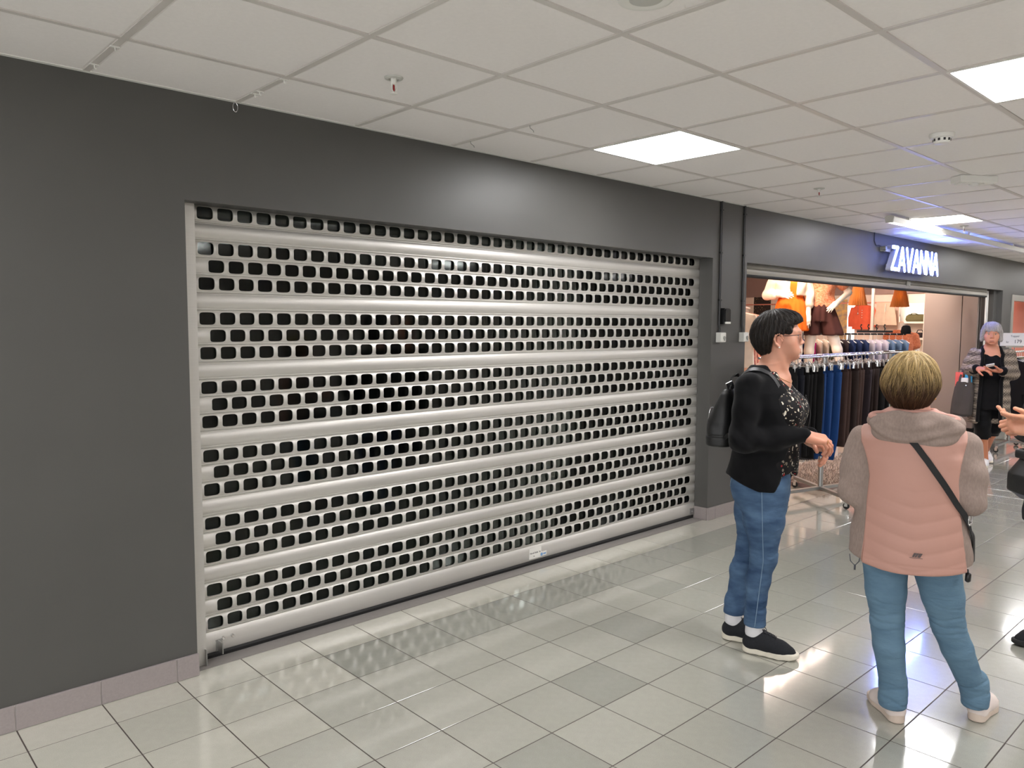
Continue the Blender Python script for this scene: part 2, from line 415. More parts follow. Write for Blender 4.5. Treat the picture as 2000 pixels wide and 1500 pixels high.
# ------------------------------------------------------------------ rest of the corridor shell (outside the picture)
struct(obj('wall_opposite', MB().box(-5, 30, -9.1, -9, 0, CH+.1), M['white_wall']))
struct(obj('wall_end', MB().box(30, 30.1, -9, .3, 0, CH+.1), M['white_wall']))

# ------------------------------------------------------------------ clothes shop shell
M['shop_wall'] = mat('warm_cream_shop_wall', rgb(240, 218, 204), 0.6, var=0.01)
M['shop_mauve'] = mat('mauve_brown_paint', rgb(150, 122, 116), 0.6, var=0.02)
M['coral'] = mat('coral_paint', rgb(228, 142, 122), 0.6, var=0.02)
M['taupe'] = mat('taupe_lacquer_panel', rgb(172, 156, 149), 0.28, var=0.02, vscale=2)
M['shelf'] = mat('cream_shelf', rgb(245, 232, 220), 0.4, var=0.01)
sw = MB()
sw.box(12.98, 13.1, .30, 8.3, 0, 2.7)                  # right side wall with the niches
sw.box(5.72, 5.78, .30, 8.3, 0, 2.7)
struct(obj('wall_right', sw, M['shop_wall']))
struct(obj('wall_rear', MB().box(5.72, 13.1, 8.2, 8.3, 0, 2.7), M['shop_wall']))
struct(obj('ceiling_shop', MB().box(5.72, 13.1, .25, 8.3, 2.6, 2.7), M['shop_wall']))
struct(obj('trim_2', MB().box(12.95, 12.98, .98, 8.2, 2.07, 2.6), M['shop_mauve']))
struct(obj('trim_3', MB().box(12.955, 12.98, .98, 8.2, 1.925, 1.945), M['coral']))
cp = thing('sliding_panel', 'tall glossy taupe wall panel next to the shop shelves', 'panel', (12.62, .715, 0), 0, 'taupe wall panels')
obj('panel_leaf', MB().box(-.02, .10, -.255, .255, .06, 2.45, .003), M['taupe'], cp)
obj('plinth', MB().box(.0, .10, -.255, .255, 0, .06), M['black'], cp)
cp2 = thing('sliding_panel', 'taupe wall panel right beside the white guide rail of the shop', 'panel', (12.62, .25, 0), 0, 'taupe wall panels')
obj('panel_leaf', MB().box(-.02, .10, -.0, .20, .06, 2.065, .003), M['taupe'], cp2)
obj('plinth', MB().box(.0, .10, .0, .20, 0, .06), M['black'], cp2)
# shelf niche
sf = thing('shelf_unit', 'cream wall shelf unit left of the taupe panels', 'shelf', (12.8, 1.165, 0))
for z in (1.625, 1.375, 1.02, .62, .22): obj('shelf_board', MB().box(-.16, .16, -.17, .17, z-.03, z, .003), M['shelf'], sf)
for y in (-.178, .178): obj('side_panel', MB().box(-.16, .16, y-.008, y+.008, 0, 2.05, .002), M['shelf'], sf)
obj('back_panel', MB().box(.15, .165, -.17, .17, 0, 2.05), M['shelf'], sf)
po = thing('display_pole', 'slim cream upright pole in front of the shop shelves', 'pole', (12.4, 1.66, 0))
obj('pole', MB().box(-.02, .02, -.02, .02, 0.01, 2.58, .004), M['shelf'], po)
obj('foot', MB().lathe([(.07,0),(.07,.008),(.03,.012)], n=20), M['shelf'], po)

# rolled-up shutter bar of the clothes shop
M['bar_paint'] = mat('grey_beige_shutter_bar', rgb(182, 178, 170), 0.4, 0.3, var=0.02)
rb = thing('shop_shutter', 'grey rolled-up shutter edge across the top of the clothes shop entrance', 'shutter', (9.1, .14, 1.99))
obj('bottom_bar', MB().prism([(-.045,-.0),(-.052,.02),(-.05,.04),(-.035,.052),(-.05,.066),(-.046,.09),(-.03,.10),(.03,.10),(.03,0)], 'x', -3.31, 3.33), M['bar_paint'], rb, 'x')
obj('rubber_seal', MB().prism([(-.046,0),(-.05,-.012),(-.04,-.024),(.0,-.024),(.01,0)], 'x', -3.31, 3.33), M['rubber'], rb)
obj('latch', MB().box(.34, .43, -.066, -.05, .03, .085, .003).box(.36,.41,-.07,-.06,.035,.055,.002), M['grey_plastic'], rb)
gr2 = thing('guide_rail', 'white vertical shutter guide rail at the right end of the clothes shop', 'rail', (12.48, .13, 0))
obj('front_lip', MB().box(-.04, -.015, -.03, -.016, 0, 2.06), M['white'], gr2); obj('channel', MB().box(-.04, .055, -.014, .03, 0, 2.06), M['black'], gr2); obj('rear_lip', MB().box(.03, .055, -.030, -.016, 0, 2.06), M['white'], gr2)
struct(obj('trim_4', MB().box(12.66, ZX1, .07, .24, 0, CH), M['wall']))

# neighbouring unit further on
nf = struct(obj('window_1', MB().box(NX0+.002, NX0+.09, -.012, .10, 0, 2.03).box(NX0+.09, 15.91, -.01, .10, 1.94, 2.03).box(15.91, 16, -.01, .10, 0, 2.03), M['bar_paint']))
struct(obj('wall_coral', MB().box(13.2, 30, .90, 1.0, 0, 2.6).box(13.2,13.25,.3,.90,0,2.6).box(13.2, 30, .3, 1.0, 2.6, 2.65), M['coral']))

# ------------------------------------------------------------------ shop sign
M['sign_face'] = emit('sign_face_light', (0.17, 0.27, 1.0, 1), 26.0)
sg = thing('shop_sign', 'glowing white ZAVANNA letters above the clothes shop entrance', 'sign', (8.47, 0, 2.14))
M['letter_side'] = mat('blue_grey_letter_return', rgb(150, 154, 172), .5, var=.02)
def capsule2d(a, b, r, n=9):
    dx, dz = b[0]-a[0], b[1]-a[1]; t = math.atan2(dz, dx); o = []
    for k in range(n): an = t-PI/2+PI*k/(n-1); o.append((b[0]+r*math.cos(an), b[1]+r*math.sin(an)))
    for k in range(n): an = t+PI/2+PI*k/(n-1); o.append((a[0]+r*math.cos(an), a[1]+r*math.sin(an)))
    return o
def letter(ch, x, w, h):
    r = .0185; L = {'Z': [((.08,1),(1,1)),((.95,.97),(.02,.03)),((0,0),(.95,0))], 'A': [((0,-.02),(.47,1)),((.53,1),(1,-.02)),((.2,.27),(.8,.27))],
         'V': [((0,1.02),(.47,0)),((.53,0),(1,1.02))], 'N': [((0,-.02),(.03,1)),((.05,1),(.95,0)),((.97,0),(1,1.02))]}[ch]
    ret = MB(); face = MB()
    for a, b in L:
        A = (x+r+a[0]*(w-2*r), r+a[1]*(h-2*r)); B = (x+r+b[0]*(w-2*r), r+b[1]*(h-2*r))
        ret.prism(capsule2d(A, B, r), 'y', -.104, -.05); face.prism(capsule2d(A, B, r*.97), 'y', -.110, -.1035)
    p = obj('letter', ret, M['letter_side'], sg); obj('letter_face', face, M['sign_face'], p)
xx = 0
for k, ch in enumerate('ZAVANNA'):
    w_ = {'Z': .185, 'A': .20, 'V': .195, 'N': .185}[ch]; letter(ch, xx, w_, .265); xx += w_+.006
obj('mounting_rail', MB().box(-.03, 1.37, -.05, -.035, .20, .235).box(0.05, 1.34, -.05, -.035, .04, .07).box(-.03,.0,-.06,0,.205,.24).box(.7,.73,-.04,0,.05,.22).box(1.3,1.33,-.04,0,.05,.22), M['grey_plastic'], sg)
obj('driver_box', MB().box(-.06, -.02, -.07, -.005, .215, .25, .004), M['steel'], sg)
obj('sign_cable', MB().tube([(-.05,-.02,.25),(-.10,-.006,.262),(-.16,-.006,.258),(-.2,-.006,.30),(-.2,-.006,.386)], .004, 6), M['black'], sg)

# ------------------------------------------------------------------ wall fittings
kp = thing('card_reader', 'black card reader on the grey pilaster', 'reader', (5.442, 0, 1.567))
obj('body', MB().prism([(-.045,.0),(.045,0),(.045,.112),(.035,.126),(-.035,.126),(-.045,.112)], 'y', -.034, -.001), M['black'], kp)
obj('cover', MB().prism([(-.036,.02),(.038,.02),(.038,.108),(.030,.118),(-.028,.118),(-.036,.108)], 'y', -.044, -.034), mat('glossy_black', rgb(30,30,31), .2), kp)
obj('white_key', MB().box(-.03, .036, -.048, -.034, .002, .018, .003), M['white'], kp)
def key_switch(x, lab, cond):
    t = thing('key_switch', lab, 'switch', (x, 0, 1.423), 0, 'key switches on the pilaster')
    obj('housing', MB().box(-.0375, .0375, -.046, -.0005, 0, .078, .004), M['grey_plastic'], t)
    obj('front_plate', MB().box(-.034, .034, -.049, -.045, .004, .074, .002), M['white'], t)
    ky = obj('key_cylinder', MB().lathe([(.012,-.056),(.014,-.054),(.014,-.048)], (.008,0,.036), 16, 'y').box(.004,.012,-.058,-.05,.012,.04,.001), M['steel'], t)
    c = thing('cable_conduit', cond, 'conduit', (x, 0, 1.5), 0, 'black cable conduits on the pilaster')
    obj('pipe', MB().tube([(0,-.011,.0),(0,-.011,.03),(-.005,-.009,.06),(-.005,-.009,CH-1.5)], .0085, 8), M['black'], c)
    for z in (.25, .62, .95): obj('clip', MB().box(-.018, .012, -.019, -.0005, z, z+.014, .002), M['black'], c)
key_switch(5.3765, 'white key switch box just right of the roller shutter opening', 'black cable conduit down the left edge of the pilaster')
key_switch(5.7195, 'white key switch box at the shop corner, just behind the woman in black', 'black cable conduit down the pilaster edge nearest the shop entrance')

# ------------------------------------------------------------------ ceiling fittings
M['red'] = mat('red_glass_bulb', rgb(150, 20, 25), .1, var=.02)
def sprinkler(x, y, lab):
    t = thing('sprinkler', lab, 'sprinkler', (x, y, CH), 0, 'ceiling sprinklers')
    obj('escutcheon', MB().lathe([(.038,0),(.036,-.004),(.022,-.007),(.018,-.003)], n=28), M['grey_plastic'], t, 'x')
    obj('body', MB().lathe([(.012,.0),(.012,-.022),(.008,-.026)], n=16).tube([(-.010,0,-.02),(-.012,0,-.04),(-.002,0,-.058)], .0028, 6).tube([(.010,0,-.02),(.012,0,-.04),(.002,0,-.058)], .0028, 6), M['white'], t, 'x')
    obj('glass_bulb', MB().lathe([(.0015,-.026),(.004,-.030),(.004,-.048),(.0015,-.052)], n=10), M['red'], t, 'x')
    obj('deflector', MB().lathe([(.004,-.056),(.014,-.060),(.015,-.063),(.003,-.063)], n=16), M['white'], t, 'x')
sprinkler(1.782, -.768, 'sprinkler head with red bulb in the tile left of the nearest light')
sprinkler(5.364, -.793, 'small ceiling sprinkler between the lit panel and the far batten')
sprinkler(8.341, -.822, 'farthest ceiling sprinkler just past the lit panel near the sign')
sd = thing('smoke_detector', 'round white smoke detector on the ceiling at the right', 'smoke detector', (4.302, -1.937, CH))
obj('base', MB().lathe([(.058,0),(.058,-.012),(.052,-.020),(.03,-.021)], n=36), M['white'], sd, 'x')
obj('chamber', MB().lathe([(.040,-.018),(.038,-.040),(.034,-.046),(.01,-.048)], n=36), M['white'], sd, 'x')
for k in range(10):
    a = 2*PI*k/10; obj('slot', MB().box(-.005, .005, -.003, .003, -.036, -.024), M['black'], sd, loc=(.0385*math.cos(a), .0385*math.sin(a), 0), rz=a+PI/2)
em = thing('emergency_light', 'small boxy white emergency light on the ceiling at the right', 'emergency light', (5.66, -1.688, CH), -.62)
obj('housing', MB().box(-.13, .13, -.05, .05, -.045, 0, .004), M['white'], em)
obj('lens', MB().lathe([(.03,-.046),(.028,-.054),(.012,-.062)], n=20).box(-.11,-.04,-.04,.04,-.052,-.044,.003).box(.04,.11,-.04,.04,-.052,-.044,.003), M['white'], em)
de = thing('ceiling_speaker', 'round white ceiling fitting cut by the top picture edge', 'speaker', (1.90, -1.91, CH))
obj('rim', MB().lathe([(.085,0),(.083,-.006),(.06,-.010),(.05,-.006)], n=36), M['white'], de, 'x'); obj('grille', MB().lathe([(.05,-.006),(.02,-.010)], n=30), M['grey_plastic'], de, 'x')
# long batten in front of the shop sign
bt = thing('batten_light', 'long white batten light hung parallel to the shop front', 'batten light', (9.00, -.655, CH))
M['batten_lit'] = emit('batten_painted_glow', (1, .98, .95, 1), 2.4)  # emission that imitates the ceiling panel's light on the batten
obj('housing', MB().prism([(-.028,-.075),(.028,-.075),(.036,-.03),(.02,-.02),(-.02,-.02),(-.036,-.03)], 'x', -2.02, 2.02), M['white'], bt)
obj('diffuser', MB().prism([(-.026,-.0755),(-.034,-.032),(-.0355,-.032),(-.0275,-.0775),(.0,-.079),(.02,-.0775),(.02,-.0755)], 'x', -2.0, -.72), M['batten_lit'], bt)  # glowing strip on the left stretch, in place of the panel's light there
for x in (-2.025, 2.025): obj('end_cap', MB().prism([(-.03,-.079),(.03,-.079),(.04,-.028),(.02,-.018),(-.02,-.018),(-.04,-.028)], 'x', x-.008, x+.008), M['grey_plastic'], bt)
for x in (-1.6, 0, 1.6): obj('hanger_bracket', MB().box(x-.02, x+.02, -.015, .015, -.022, 0), M['white'], bt)
# small sign clips left on the ceiling grid near the front wall
def clip(x, y, lab):
    t = thing('ceiling_clip', lab, 'clip', (x, y, CH-.001), 0, 'white clips on the ceiling grid')
    obj('plate', MB().box(-.016, .016, -.006, .006, -.004, 0, .001), M['white'], t); obj('hook', MB().tube([(0,0,-.003),(0,0,-.014),(.004,0,-.017),(.007,0,-.014)], .002, 6), M['white'], t)
for y in (-.13, -.385): clip(CX0, y, 'white clip on the leftmost ceiling bar, '+('nearest the wall' if y > -.2 else 'second from the wall'))
for y in (-.19, -.235, -.455): clip(CX0+.6, y, 'white clip on the second ceiling bar from the left, '+{-.19: 'nearest the wall', -.235: 'second from the wall', -.455: 'farthest from the wall'}[y])
for y, zz in ((-.17, 'nearer the wall'), (-.62, 'farther from the wall')):
    t = thing('ceiling_hook', 'tiny grey wire hook on the fourth ceiling bar, '+zz, 'hook', (CX0+1.8, y, CH-.001))
    obj('wire', MB().tube([(0,0,0),(.004,0,-.012),(.02,-.004,-.022),(.024,-.004,-.03)], .0018, 6), M['steel'], t)
t = thing('wire_loop', 'small wire loop hanging where the ceiling meets the dark wall', 'loop', (1.465, -.012, CH-.002))
obj('wire', MB().tube([(.011*math.sin(a), -.002, -.022+.020*math.cos(a)) for a in np.linspace(.2, 2*PI-.2, 14)], .0013, 5), M['chrome'], t)
# ------------------------------------------------------------------ smooth-blended bodies, heads, hands and garments
V = lambda *a: np.array(a, float)
class Sdf:
    """list of blended shapes; evaluated on a grid it becomes one continuous skin"""
    def __init__(s): s.ops = []
    def _add(s, fn, lo, hi, k, op): s.ops.append((fn, np.array(lo, float), np.array(hi, float), k, op)); return s
    def cap(s, a, b, ra, rb=None, k=.02, flat=None, op='u'):
        a = np.array(a, float); b = np.array(b, float); rb = ra if rb is None else rb; ba = b-a; L = max(ba@ba, 1e-12)
        if flat is not None: n = np.array(flat[0], float); n /= np.linalg.norm(n); sc = flat[1]
        def fn(P):
            t = np.clip(((P-a)@ba)/L, 0, 1); q = P-a-t[:, None]*ba
            if flat is not None:
                c = q@n; q = q+(c*(1/sc-1))[:, None]*n
                return (np.linalg.norm(q, axis=1)-(ra+(rb-ra)*t))*min(1, sc)
            return np.linalg.norm(q, axis=1)-(ra+(rb-ra)*t)
        m = max(ra, rb)*max(1, flat[1] if flat is not None else 1)
        return s._add(fn, np.minimum(a, b)-m, np.maximum(a, b)+m, k, op)
    def chain(s, pts, rs, k=.02, flat=None, op='u'):
        for i in range(len(pts)-1): s.cap(pts[i], pts[i+1], rs[i], rs[i+1], k, flat, op)
        return s
    def ell(s, c, r, k=.02, R=None, op='u'):
        c = np.array(c, float); r = np.array(r, float)
        def fn(P):
            q = P-c
            if R is not None: q = q@R
            k0 = np.linalg.norm(q/r, axis=1); k1 = np.linalg.norm(q/(r*r), axis=1)+1e-9
            return k0*(k0-1)/k1
        m = r if R is None else np.full(3, r.max())
        return s._add(fn, c-m, c+m, k, op)
    def tube(s, rows, k=.02, op='u', p=2.2):
        """rows of (z, cx, cy, half width, half depth), bottom to top"""
        A = np.array(rows, float)
        def fn(P):
            z = P[:, 2]; cx, cy, a, b = (np.interp(z, A[:, 0], A[:, i]) for i in (1, 2, 3, 4))
            q = (np.abs((P[:, 0]-cx)/a)**p+np.abs((P[:, 1]-cy)/b)**p)**(1/p)
            return np.maximum(np.maximum((q-1)*np.minimum(a, b)*1.0, z-A[-1, 0]), A[0, 0]-z)
        m = max(A[:, 3].max(), A[:, 4].max())
        return s._add(fn, (A[:, 1].min()-A[:, 3].max(), (A[:, 2]-A[:, 4]).min(), A[0, 0]), (A[:, 1].max()+A[:, 3].max(), (A[:, 2]+A[:, 4]).max(), A[-1, 0]), k, op)
    def fn(s, f, lo, hi, k=.01, op='u'): return s._add(f, lo, hi, k, op)
    def sub(s, other, k=.01):
        lo, hi = other.bounds(); return s._add(other.eval, lo, hi, k, 's')
    def bounds(s):
        u = [o for o in s.ops if o[4] == 'u']; return np.min([o[1] for o in u], 0), np.max([o[2] for o in u], 0)
    @staticmethod
    def mix(D, d, k, op):
        if op == 's': d = -d
        if op == 'u':
            h = np.maximum(k-np.abs(D-d), 0)/k if k > 0 else 0; return np.minimum(D, d)-h*h*k*.25
        h = np.maximum(k-np.abs(D-d), 0)/k if k > 0 else 0; return np.maximum(D, d)+h*h*k*.25
    def eval(s, P):
        D = np.full(len(P), 1.0)
        for fn, lo, hi, k, op in s.ops: D = s.mix(D, fn(P), k, op)
        return D
    def mesh(s, h, lo=None, hi=None):
        l0, h0 = s.bounds(); pad = 3*h+.012
        lo = l0-pad if lo is None else np.array(lo, float); hi = h0+pad if hi is None else np.array(hi, float)
        n = np.ceil((hi-lo)/h).astype(int)+1; D = np.full(n, 1.0, np.float32)
        ax = [lo[i]+h*np.arange(n[i]) for i in range(3)]
        for fn, a, b, k, op in s.ops:
            if op == 'i': i0 = np.zeros(3, int); i1 = n
            else:
                m = k+4*h; i0 = np.clip(np.floor((a-m-lo)/h).astype(int), 0, n); i1 = np.clip(np.ceil((b+m-lo)/h).astype(int)+1, 0, n)
            if (i1 <= i0).any(): continue
            sl = tuple(slice(i0[i], i1[i]) for i in range(3))
            G = np.stack(np.meshgrid(*[ax[i][sl[i]] for i in range(3)], indexing='ij'), -1)
            d = fn(G.reshape(-1, 3)).reshape(G.shape[:3]); D[sl] = s.mix(D[sl], d, k, op)
        return nets(D, lo, h)
_C = np.array([(i, j, k) for i in (0, 1) for j in (0, 1) for k in (0, 1)])
_E = [(a, b) for a in range(8) for b in range(a+1, 8) if np.abs(_C[a]-_C[b]).sum() == 1]
def nets(D, lo, h):
    S = D < 0; n = np.array(D.shape)
    cnt = sum(S[c[0]:n[0]-1+c[0], c[1]:n[1]-1+c[1], c[2]:n[2]-1+c[2]].astype(np.int8) for c in _C)
    idx = np.argwhere((cnt > 0) & (cnt < 8))
    vals = np.stack([D[tuple((idx+c).T)] for c in _C], 1)
    acc = np.zeros((len(idx), 3)); w = np.zeros(len(idx))
    for a, b in _E:
        va, vb = vals[:, a], vals[:, b]; m = (va < 0) != (vb < 0)
        t = np.where(m, va/np.where(m, va-vb, 1), 0)
        acc += m[:, None]*(_C[a]+t[:, None]*(_C[b]-_C[a])); w += m
    verts = lo+h*(idx+acc/w[:, None])
    I = np.full(n-1, -1, np.int32); I[tuple(idx.T)] = np.arange(len(idx))
    F = []
    for ax in range(3):
        u, v = (ax+1) % 3, (ax+2) % 3
        s0 = [slice(None)]*3; s1 = [slice(None)]*3
        s0[ax] = slice(0, n[ax]-1); s1[ax] = slice(1, n[ax])
        for q in (u, v): s0[q] = slice(1, n[q]-1); s1[q] = slice(1, n[q]-1)
        A, B = S[tuple(s0)], S[tuple(s1)]
        for flip in (0, 1):
            e = np.argwhere((A & ~B) if flip == 0 else (~A & B))
            if not len(e): continue
            e = e.copy(); e[:, u] += 1; e[:, v] += 1
            def at(du, dv):
                c = e.copy(); c[:, u] += du; c[:, v] += dv; return I[tuple(c.T)]
            q = np.stack([at(-1, -1), at(0, -1), at(0, 0), at(-1, 0)], 1)
            F.append(q if flip == 0 else q[:, ::-1])
    F = np.concatenate(F) if F else np.zeros((0, 4), int)
    F = F[(F >= 0).all(1)]
    return verts, F
def vnormals(v, f):
    n = np.zeros_like(v); a = np.cross(v[f[:, 2]]-v[f[:, 0]], v[f[:, 3]]-v[f[:, 1]])
    for i in range(4): np.add.at(n, f[:, i], a)
    return n/(np.linalg.norm(n, axis=1, keepdims=True)+1e-12)
def relax(v, f, it=1, w=.5):
    for _ in range(it):
        acc = np.zeros_like(v); c = np.zeros(len(v))
        for i in range(4):
            a, b = f[:, i], f[:, (i+1) % 4]
            np.add.at(acc, a, v[b]); np.add.at(c, a, 1)
        v = v*(1-w)+w*acc/np.maximum(c, 1)[:, None]
    return v
def np_mesh(name, v, f, smooth=True, col=None):
    me = bpy.data.meshes.new(name); v = np.asarray(v, np.float32); f = np.asarray(f, np.int32); k = f.shape[1]
    me.vertices.add(len(v)); me.vertices.foreach_set('co', v.ravel())
    me.loops.add(f.size); me.loops.foreach_set('vertex_index', f.ravel())
    me.polygons.add(len(f)); me.polygons.foreach_set('loop_start', np.arange(0, f.size, k, dtype=np.int32))
    me.update(calc_edges=True); me.validate()
    if col is not None:
        at = me.color_attributes.new('Col', 'FLOAT_COLOR', 'POINT')
        at.data.foreach_set('color', np.concatenate([col, np.ones((len(col), 1))], 1).astype(np.float32).ravel())
    if smooth: me.shade_smooth()
    return me
def cat(parts):
    vs, fs, o = [], [], 0
    for v, f in parts: vs.append(v); fs.append(f+o); o += len(v)
    return np.concatenate(vs), np.concatenate(fs)
def rotz(a): c, s = math.cos(a), math.sin(a); return np.array([[c, -s, 0], [s, c, 0], [0, 0, 1]])
def rotx(a): c, s = math.cos(a), math.sin(a); return np.array([[1, 0, 0], [0, c, -s], [0, s, c]])
def roty(a): c, s = math.cos(a), math.sin(a); return np.array([[c, 0, s], [0, 1, 0], [-s, 0, c]])

class Pose:
    """a moved and turned copy of an Sdf: shapes are described in their own frame"""
    def __init__(s, sdf, R, t, sc=1.0): s.q = sdf; s.R = R; s.t = np.array(t, float); s.sc = sc
    def P(s, p): return s.t+s.sc*(s.R@np.array(p, float))
    def cap(s, a, b, ra, rb=None, k=.02, flat=None, op='u'):
        if flat is not None: flat = (s.R@np.array(flat[0], float), flat[1])
        s.q.cap(s.P(a), s.P(b), ra*s.sc, (ra if rb is None else rb)*s.sc, k*s.sc, flat, op); return s
    def chain(s, pts, rs, k=.02, flat=None, op='u'):
        for i in range(len(pts)-1): s.cap(pts[i], pts[i+1], rs[i], rs[i+1], k, flat, op)
        return s
    def ell(s, c, r, k=.02, R=None, op='u'):
        R = s.R if R is None else s.R@R; s.q.ell(s.P(c), np.array(r)*s.sc, k*s.sc, R, op); return s

def head_shape(H, ear=True, old=0.0):
    """head in its own frame: y towards the face, eyes at z = 0, chin at -0.112"""
    H.ell((0, -.014, .034), (.073, .096, .082), .02)
    H.ell((0, .022, -.012), (.064, .070, .090), .03)
    H.ell((0, .028, -.068), (.055, .056, .044), .025)
    H.ell((0, .070, -.096), (.022, .022, .018), .025)
    for s in (-1, 1):
        H.ell((s*.043, .055, -.030), (.022, .024, .022), .03)
        H.ell((s*.030, .068, -.068), (.020, .018, .024), .03)
        H.cap((s*.006, .089, .020), (s*.042, .074, .021), .010, .008, .018)
        H.ell((s*.032, .101, .001), (.016, .012, .010), .016, None, 's')
        H.ell((s*.031, .0745, .000), (.0145, .0135, .0115), .005)
        H.ell((s*.0105, .096, -.037), (.0085, .010, .0075), .006)
    H.cap((0, .084, .012), (0, .1025, -.027), .0075, .0082, .014)
    H.ell((0, .1055, -.0305), (.0088, .0085, .0075), .006)
    for s in (-1, 1): H.ell((s*.0062, .100, -.0415), (.004, .006, .004), .003, None, 's')
    H.chain([(-.022, .080, -.070), (-.010, .0905, -.0655), (0, .0915, -.067), (.010, .0905, -.0655), (.022, .080, -.070)], [.003, .0058, .0055, .0058, .003], .006)
    H.chain([(-.020, .081, -.072), (0, .0905, -.0765), (.020, .081, -.072)], [.003, .0068, .003], .006)
    H.chain([(-.022, .084, -.0705), (0, .0985, -.0708), (.022, .084, -.0705)], [.0012, .0020, .0012], .003, None, 's')
    H.cap((-.014, .083, -.0865), (.014, .083, -.0865), .006, .006, .012, None, 's')
    if ear:
        for s in (-1, 1):
            x = s*.077
            H.ell((x-s*.004, -.004, -.018), (.007, .018, .029), .006, rotz(-s*.35))
            rim = [(x-s*.004, .016, -.008), (x+s*.004, .013, .008), (x+s*.007, .0, .015), (x+s*.010, -.015, .008), (x+s*.010, -.021, -.010), (x+s*.006, -.014, -.032), (x, .0, -.046)]
            H.chain(rim, [.0030, .0036, .0042, .0046, .0044, .0044, .0062], .004)
            H.ell((x+s*.007, .002, -.018), (.007, .009, .014), .004, None, 's')
            H.ell((x, .0155, -.020), (.005, .004, .007), .004)
def head_cols(v, base, Hd):
    q = (v-Hd.t)@Hd.R/Hd.sc
    c = np.tile(np.array(base[:3]), (len(v), 1))
    def blend(m, tgt, a):
        nonlocal c; m = np.clip(m, 0, 1)[:, None]*a; c = c*(1-m)+np.array(tgt[:3])*m
    lips = 1-np.sqrt((q[:, 0]/.024)**2+((q[:, 2]+.0712-.1*np.abs(q[:, 0])*0)/.0088)**2); blend(lips*1.6*(q[:, 1] > .074), rgb(172, 100, 90), .6)
    for s in (-1, 1):
        blend(1-np.linalg.norm((q-V(s*.045, .065, -.035))/V(.026, .03, .024), axis=1), rgb(206, 130, 108), .45)
        blend(1-np.linalg.norm((q-V(s*.031, .088, .022))/V(.022, .02, .0055), axis=1), rgb(96, 76, 62), .7)
        blend(1-np.linalg.norm((q-V(s*.031, .088, -.010))/V(.02, .02, .008), axis=1), rgb(150, 100, 82), .5)
        blend(1-np.linalg.norm((q-V(s*.08, -.004, -.02))/V(.012, .024, .034), axis=1), rgb(196, 116, 98), .5)
    blend(1-np.linalg.norm((q-V(0, .104, -.031))/V(.016, .016, .016), axis=1), rgb(205, 128, 110), .5)
    return c
def eyes(Hd, par):
    for s in (-1, 1):
        e = MB(); p = Hd.P((s*.031, .0772, 0)); r = .0118*Hd.sc
        e.lathe([(r*math.sin(a), -r*math.cos(a)) for a in np.linspace(.05, PI-.05, 9)], n=12)
        me = e.mesh('eye', 'all'); o = link('eye', me, M['eye_white'], par, p)
        ir = MB(); d = Hd.R@V(0, 1, 0); o2 = MB().lathe([(.0008, .0121), (.003, .0120), (.0055, .0108)], n=12, axis='y')
        i2 = link('iris', o2.mesh('iris', 'all'), M['iris'], o); i2.rotation_euler = Matrix(Hd.R.tolist()).to_euler()
        # upper lid edge
        lid = [tuple(Hd.P((s*.031+x, .0885-(x*x)*22-.0012*abs(x)/.01, .0045-(x*x)*16)) - p) for x in np.linspace(-.0135, .0135, 7)]
        obj('eyelid', MB().tube(lid, [.0006*Hd.sc*1.2]+[.0013*Hd.sc]*5+[.0006*Hd.sc], 6), M['lash'], o, 'all')

def hand_shape(q, wrist, ydir, back, thumb, curl, spread=(0, 0, 0, 0), sc=1.0, tcurl=(.5, .3), tdir=(.75, .62, -.25)):
    """hand at a wrist point: ydir along the palm, back = normal of its back, thumb = +1/-1 side; curl = per finger angles"""
    y = np.array(ydir, float); y /= np.linalg.norm(y); z = np.array(back, float); z -= y*(z@y); z /= np.linalg.norm(z); x = np.cross(y, z)*thumb
    R = np.stack([x, y, z], 1); H = Pose(q, R, wrist, sc); tips = []
    bx = (.025, .0065, -.0125, -.029); by = (.086, .090, .085, .076); L = ((.041, .025, .021), (.045, .029, .022), (.041, .027, .022), (.032, .020, .019)); r0 = (.0092, .0094, .0088, .0078)
    H.cap((0, -.03, 0), (0, .015, 0), .026, .025, .02, ((0, 0, 1), .72))
    for i in range(4):
        H.cap((bx[i]*.55, .012, 0), (bx[i], by[i], .002), .0135, .0115, .016)
        p = V(bx[i], by[i], .001); a = 0; d0 = V(math.sin(spread[i]), math.cos(spread[i]), 0); r = r0[i]
        for j in range(3):
            a += curl[i][j]; d = d0*math.cos(a)+V(0, 0, -1)*math.sin(a); n = p+d*L[i][j]
            H.cap(p, n, r, r*.93, .005); r *= .93; p = n
        tips.append(H.P(p))
    H.cap((.024, .02, -.006), (.024, .06, -.008), .014, .012, .018)
    H.cap((-.022, .02, -.006), (-.026, .055, -.007), .012, .011, .018)
    p = V(.020, .018, -.006); d = np.array(tdir, float); d /= np.linalg.norm(d); r = .0135
    for j, l in enumerate((.042, .032, .026)):
        n = p+d*l; H.cap(p, n, r, r*.88, .010 if j == 0 else .005); r *= .86; p = n
        if j < 2: d = d*math.cos(tcurl[j])+V(-.35, .75, -.55)/np.linalg.norm(V(-.35, .75, -.55))*math.sin(tcurl[j]); d /= np.linalg.norm(d)
    tips.append(H.P(p)); return tips, H

